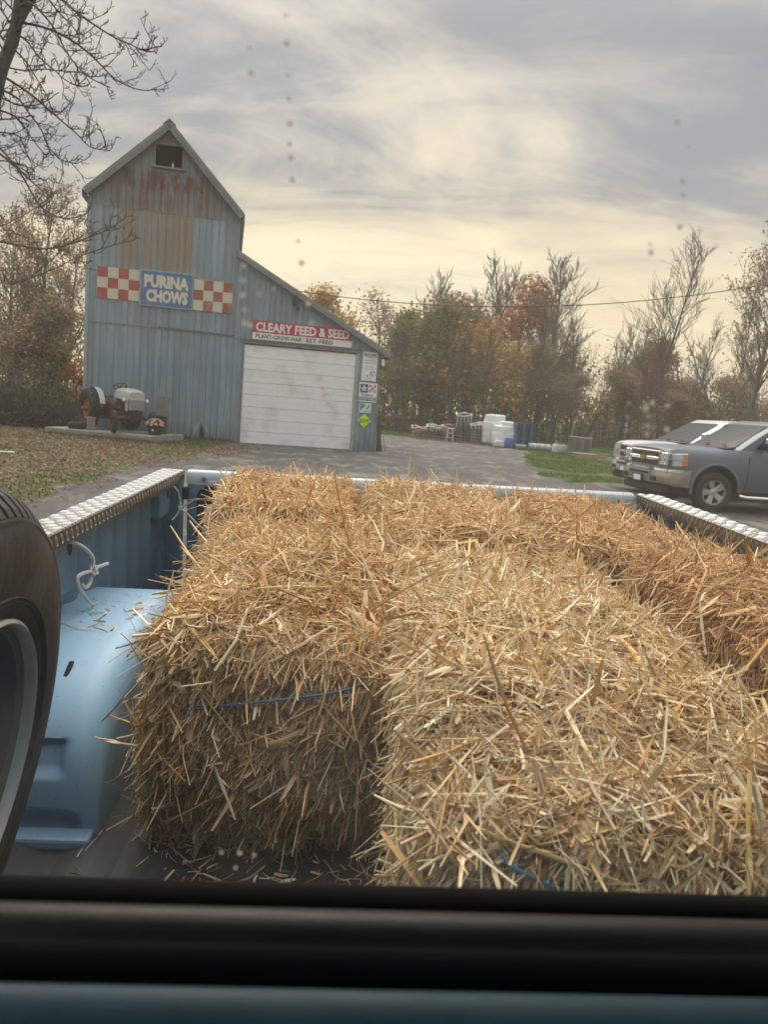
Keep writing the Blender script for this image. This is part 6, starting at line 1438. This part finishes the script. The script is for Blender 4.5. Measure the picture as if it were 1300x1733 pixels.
# ------------------------------------------------------------------ near tree hanging in from the left
BR = [
  (0.085, [(-5.30, 9.6, 2.9), (-5.04, 9.6, 4.46), (-4.9, 9.6, 5.17), (-4.75, 9.6, 5.57), (-4.7, 9.6, 5.86), (-4.65, 9.6, 6.17), (-4.5, 9.7, 7.2), (-4.6, 9.8, 8.6)]),
  (0.06, [(-4.80, 9.6, 5.55), (-4.64, 9.6, 5.86), (-4.56, 9.6, 5.99), (-4.45, 9.6, 6.2), (-4.0, 9.5, 7.1), (-3.6, 9.4, 8.0)]),
  (0.02, [(-4.70, 9.55, 5.86), (-4.35, 9.1, 5.75), (-4.16, 9.02, 5.62), (-3.97, 8.94, 5.42), (-3.82, 8.87, 5.19), (-3.66, 8.79, 5.01), (-3.48, 8.71, 4.87), (-3.24, 8.63, 4.76)]),
  (0.024, [(-4.87, 9.7, 5.80), (-4.68, 9.98, 5.9), (-4.44, 10.0, 5.85), (-4.18, 10.02, 5.74), (-3.95, 10.04, 5.58), (-3.8, 10.05, 5.45), (-3.67, 10.07, 5.36), (-3.46, 10.09, 5.3), (-3.31, 10.11, 5.3)]),
  (0.02, [(-4.5, 9.4, 6.3), (-4.03, 9.11, 5.86), (-3.8, 9.09, 5.68), (-3.58, 9.07, 5.55), (-3.37, 9.05, 5.44), (-3.18, 9.03, 5.37), (-3.03, 9.01, 5.32), (-2.81, 8.99, 5.36)]),
  (0.018, [(-4.82, 9.6, 5.45), (-4.73, 9.57, 5.61), (-4.52, 9.47, 5.49), (-4.35, 9.37, 5.31), (-4.11, 9.27, 5.13), (-3.96, 9.17, 5.01), (-3.77, 9.06, 4.91), (-3.61, 8.96, 4.88)]),
  (0.024, [(-5.06, 9.7, 5.25), (-4.83, 9.78, 5.15), (-4.56, 9.68, 4.99), (-4.34, 9.58, 4.83), (-4.11, 9.48, 4.66), (-3.89, 9.38, 4.5), (-3.69, 9.29, 4.34), (-3.43, 9.19, 4.29)]),
  (0.018, [(-4.84, 9.55, 5.40), (-4.74, 9.47, 5.44), (-4.54, 9.48, 5.28), (-4.41, 9.48, 5.1), (-4.31, 9.49, 4.95), (-4.23, 9.5, 4.76)]),
  (0.02, [(-5.05, 9.6, 5.02), (-4.92, 9.52, 4.99), (-4.67, 9.54, 4.9), (-4.54, 9.57, 4.75), (-4.4, 9.59, 4.58), (-4.33, 9.62, 4.41), (-4.18, 9.65, 4.28), (-4.01, 9.67, 4.25)]),
  (0.02, [(-5.10, 9.6, 4.80), (-5.01, 10.09, 4.89), (-4.95, 10.3, 4.83), (-4.92, 10.5, 4.72), (-4.83, 10.71, 4.59)]),
  (0.018, [(-5.05, 9.5, 4.4), (-4.85, 9.34, 4.43), (-4.61, 9.43, 4.45), (-4.56, 9.52, 4.33), (-4.53, 9.61, 4.21)]),
  (0.022, [(-5.11, 9.7, 4.41), (-4.83, 9.78, 4.22), (-4.69, 9.73, 4.08), (-4.54, 9.68, 3.87), (-4.4, 9.62, 3.71), (-4.21, 9.57, 3.61), (-4.02, 9.52, 3.58), (-3.78, 9.46, 3.64)]),
  (0.016, [(-5.05, 9.4, 4.35), (-4.65, 9.0, 4.21), (-4.49, 9.29, 4.02), (-4.46, 9.57, 3.95), (-4.39, 9.85, 3.89)]),
  (0.018, [(-4.6, 9.5, 6.4), (-4.27, 9.36, 5.96), (-4.08, 9.27, 5.75), (-3.9, 9.19, 5.59), (-3.79, 9.11, 5.45), (-3.74, 9.02, 5.32)]),
  (0.016, [(-4.95, 9.7, 5.30), (-4.85, 10.11, 5.42), (-4.65, 10.15, 5.47), (-4.46, 10.19, 5.48), (-4.19, 10.22, 5.49)]),
  (0.02, [(-4.65, 9.57, 5.94), (-4.48, 9.81, 6.16), (-4.44, 10.06, 6.33)]),
  (0.024, [(-5.25, 9.5, 3.1), (-4.73, 9.04, 3.17), (-4.22, 9.11, 3.14), (-3.98, 9.19, 3.19), (-3.81, 9.26, 3.28), (-3.6, 9.33, 3.39), (-3.42, 9.41, 3.52)]),
  (0.014, [(-5.3, 9.6, 2.8), (-4.87, 9.45, 2.82), (-4.58, 9.3, 2.75), (-4.03, 9.15, 2.93), (-3.77, 9.01, 3.02), (-3.44, 8.86, 3.12), (-3.07, 8.71, 3.21)]),
  (0.016, [(-5.15, 9.6, 3.9), (-5.08, 9.79, 3.49), (-4.9, 10.05, 3.64), (-4.66, 10.31, 3.94), (-4.71, 10.57, 4.13)]),
]
nt_ = thing('near_tree', 'grey bare tree at the far left with drooping twiggy branches hanging into the sky', 'tree', (-5.75, 9.6, 0))
part('trunk', MB().tube(smooth_path([(-5.75, 9.6, 0), (-5.62, 9.6, 1.2), (-5.48, 9.6, 2.2), (-5.30, 9.6, 2.95)], 3), [.17] * 4 + [.15] * 3 + [.13] * 3, 12, False), M_barkg, nt_, smooth=True)
q = random.Random(21)
for r0, pts in BR:
    sp_ = smooth_path(pts, 5); n = len(sp_)
    rr = [max(.0065, (r0 * .72 if r0 < .03 else r0) * (1 - (.78 if r0 < .05 else .45) * k / n)) for k in range(n)]
    b = part('limb' if r0 > .05 else 'branch', MB().tube(sp_, rr, 8 if r0 > .05 else 5, False), M_barkg if r0 > .05 else M_twig, nt_, smooth=True)
    mb = MB()
    def twig(p, d, L, r, lv):
        n_ = 4; P = [p]
        for k in range(n_):
            d = (d + Vector((q.gauss(0, .13), q.gauss(0, .1), q.gauss(.05, .13)))).normalized(); P.append(P[-1] + d * (L / n_))
        mb.tube(P, [r * (1 - .4 * k / n_) for k in range(n_ + 1)], 3, False)
        for k in range(1, n_ + 1):
            if lv < 2 and q.random() < .85: 
                sd = Vector((q.gauss(0, 1), q.gauss(0, .7), q.gauss(.5, .9))).normalized(); twig(P[k], (d + sd * 1.2).normalized(), L * q.uniform(.25, .5), max(.0036, r * .75), lv + 1)
    if r0 < .05:
        for k in range(3, n, 1):
            if q.random() < .62:
                d = (sp_[min(n - 1, k + 1)] - sp_[k - 1]).normalized(); sd = Vector((q.gauss(0, 1), q.gauss(0, .7), q.gauss(.35, .9))).normalized()
                twig(sp_[k], (d * .8 + sd).normalized(), q.uniform(.09, .34), .0062, 0)
        if mb.v: part('twigs', mb, M_twig, b)['kind'] = 'stuff'
    else:
        for k in range(2, n, 2):
            sd = Vector((q.gauss(0, 1), q.gauss(0, .7), q.gauss(.6, .6))).normalized(); twig(sp_[k], sd, q.uniform(.4, .9), .012, 0)
        part('twigs', mb, M_twig, b)['kind'] = 'stuff'
# ------------------------------------------------------------------ grass and fallen leaves
rs = np.random.default_rng(31)
def in_poly(P, poly):
    x, y = P[:, 0], P[:, 1]; ins = np.zeros(len(P), bool); n = len(poly)
    for i in range(n):
        x1_, y1_ = poly[i]; x2_, y2_ = poly[(i + 1) % n]
        c = ((y1_ > y) != (y2_ > y)) & (x < (x2_ - x1_) * (y - y1_) / (y2_ - y1_ + 1e-12) + x1_); ins ^= c
    return ins
def blades(P, h, w, cols, seed):
    r_ = np.random.default_rng(seed); n = len(P); a = r_.uniform(0, 6.28, n); H = h * r_.uniform(.5, 1.4, n)
    b = np.column_stack([P, np.zeros(n)]); d = np.column_stack([np.cos(a), np.sin(a), np.zeros(n)]) * w; ln = np.column_stack([r_.normal(0, .35, n) * H, r_.normal(0, .35, n) * H, H])
    V = np.stack([b - d, b + d, b + ln], 1).reshape(-1, 3); c = np.array(cols)[r_.integers(0, len(cols), n)] * r_.uniform(.7, 1.3, (n, 1))
    return np_mesh('grass', V, np.arange(n * 3).reshape(-1, 3), M_leaf, np.repeat(c, 3, 0), k=3)
GC = [(.085, .165, .030), (.105, .19, .040), (.065, .125, .026), (.13, .17, .05)]
P = np.column_stack([rs.uniform(-8, 34, 170000), 21 + 44 * rs.random(170000) ** 1.2]); P = P[~in_poly(P, go)]; P = P[~((P[:, 0] < -.3) & (P[:, 1] < 36))]
P = P[(vnoise(np.column_stack([P * .8, np.zeros(len(P))]), 5) > .25)]
tag(link('lawn_grass', blades(P, .065, .02, GC, 1)), 'short green grass beyond the gravel and behind the row of goods', 'grass', kind='stuff')
P = np.column_stack([rs.uniform(-16, -4.9, 26000), rs.uniform(9, 28, 26000)]); P = P[~in_poly(P, go)]; P = P[(fbm(np.column_stack([P * .45, np.zeros(len(P))]), 8) > .5)]
tag(link('leafy_lawn_grass', blades(P, .07, .012, GC + [(.10, .10, .04)], 2)), 'patchy grass showing through the fallen leaves on the left lawn', 'grass', kind='stuff')
# tufts at the wall foot
n = 2600; u = rs.uniform(-7.3, -2.3, n); v = -np.abs(rs.normal(0, .28, n)) - .02; c_, s_ = math.cos(R(12)), math.sin(R(12)); keep = rs.random(n) < np.clip(.25 + (u < -3.9) * .6, 0, 1); u, v = u[keep], v[keep]
P = np.column_stack([-3.489 + u * c_ - v * s_, 28.771 + u * s_ + v * c_]); tag(link('wall_grass', blades(P, .17, .016, GC, 3)), 'tufts of green grass at the foot of the barn wall by the slab', 'grass', kind='stuff')
n = 1500; u = rs.uniform(-1.9, 1.9, n); P = np.column_stack([-9.15 + u * math.cos(R(-10)) + 1.2 * math.sin(R(-10)), 25.72 + u * math.sin(R(-10)) - 1.2 * math.cos(R(-10))]) + rs.normal(0, .07, (n, 2))
tag(link('slab_grass', blades(P, .11, .012, GC + [(.12, .11, .05)], 4)), 'short weeds along the front edge of the concrete slab', 'grass', kind='stuff')
# leaves: dense on the left lawn, thinning over the gravel edge
n = 60000; P = np.column_stack([rs.uniform(-17, -3.6, n), 8.5 + 19 * rs.random(n)])
edge = np.interp(P[:, 1], [8, 11, 14.5, 17, 20.5, 24.2, 28], [-5.2, -4.95, -5.45, -5.5, -5.0, -4.6, -5.4])
dens = np.clip(.5 - (P[:, 0] - edge) * .75, 0, 1) * np.clip(.35 + 1.4 * (fbm(np.column_stack([P * .5, np.zeros(n)]), 21) - .3), .08, 1)
P = P[rs.random(n) < dens]; n = len(P); a = rs.uniform(0, 6.28, n); s_ = rs.uniform(.025, .055, n); tz = rs.normal(0, .35, (n, 2))
d1 = np.column_stack([np.cos(a), np.sin(a), tz[:, 0]]) * s_[:, None]; d2 = np.column_stack([-np.sin(a), np.cos(a), tz[:, 1]]) * (s_ * .7)[:, None]; c0 = np.column_stack([P, rs.uniform(.012, .05, n)])
V = np.stack([c0 - d1, c0 - d2, c0 + d1, c0 + d2], 1).reshape(-1, 3); V[:, 2] = np.maximum(V[:, 2], .006)
LC = np.array([(.24, .135, .085), (.19, .105, .07), (.29, .18, .11), (.13, .075, .05), (.32, .23, .15), (.22, .15, .075)]); c = LC[rs.integers(0, 6, n)] * rs.uniform(.7, 1.25, (n, 1))
tag(link('fallen_leaves', np_mesh('fallen_leaves', V, np.arange(n * 4).reshape(-1, 4), M_leaf, np.repeat(c, 4, 0))), 'brown fallen leaves carpeting the lawn before the barn tower', 'leaves', kind='stuff')
# ================================================================== thin evening haze
hz = MB().b2((-210, -40, -1), (210, 330, 19))
hz_m = bpy.data.materials.new('haze'); hz_m.use_nodes = True; t_ = hz_m.node_tree; t_.nodes.clear()
v_ = t_.nodes.new('ShaderNodeVolumePrincipled'); v_.inputs['Color'].default_value = (0.93, 0.88, 0.80, 1); v_.inputs['Density'].default_value = 0.0015
o_ = t_.nodes.new('ShaderNodeOutputMaterial'); t_.links.new(v_.outputs[0], o_.inputs['Volume'])
o = link('haze', hz.mesh('haze', hz_m)); o['kind'] = 'stuff'; o['label'] = 'thin pale evening haze softening the far trees'; o['category'] = 'haze'
SC.cycles.volume_bounces = 1
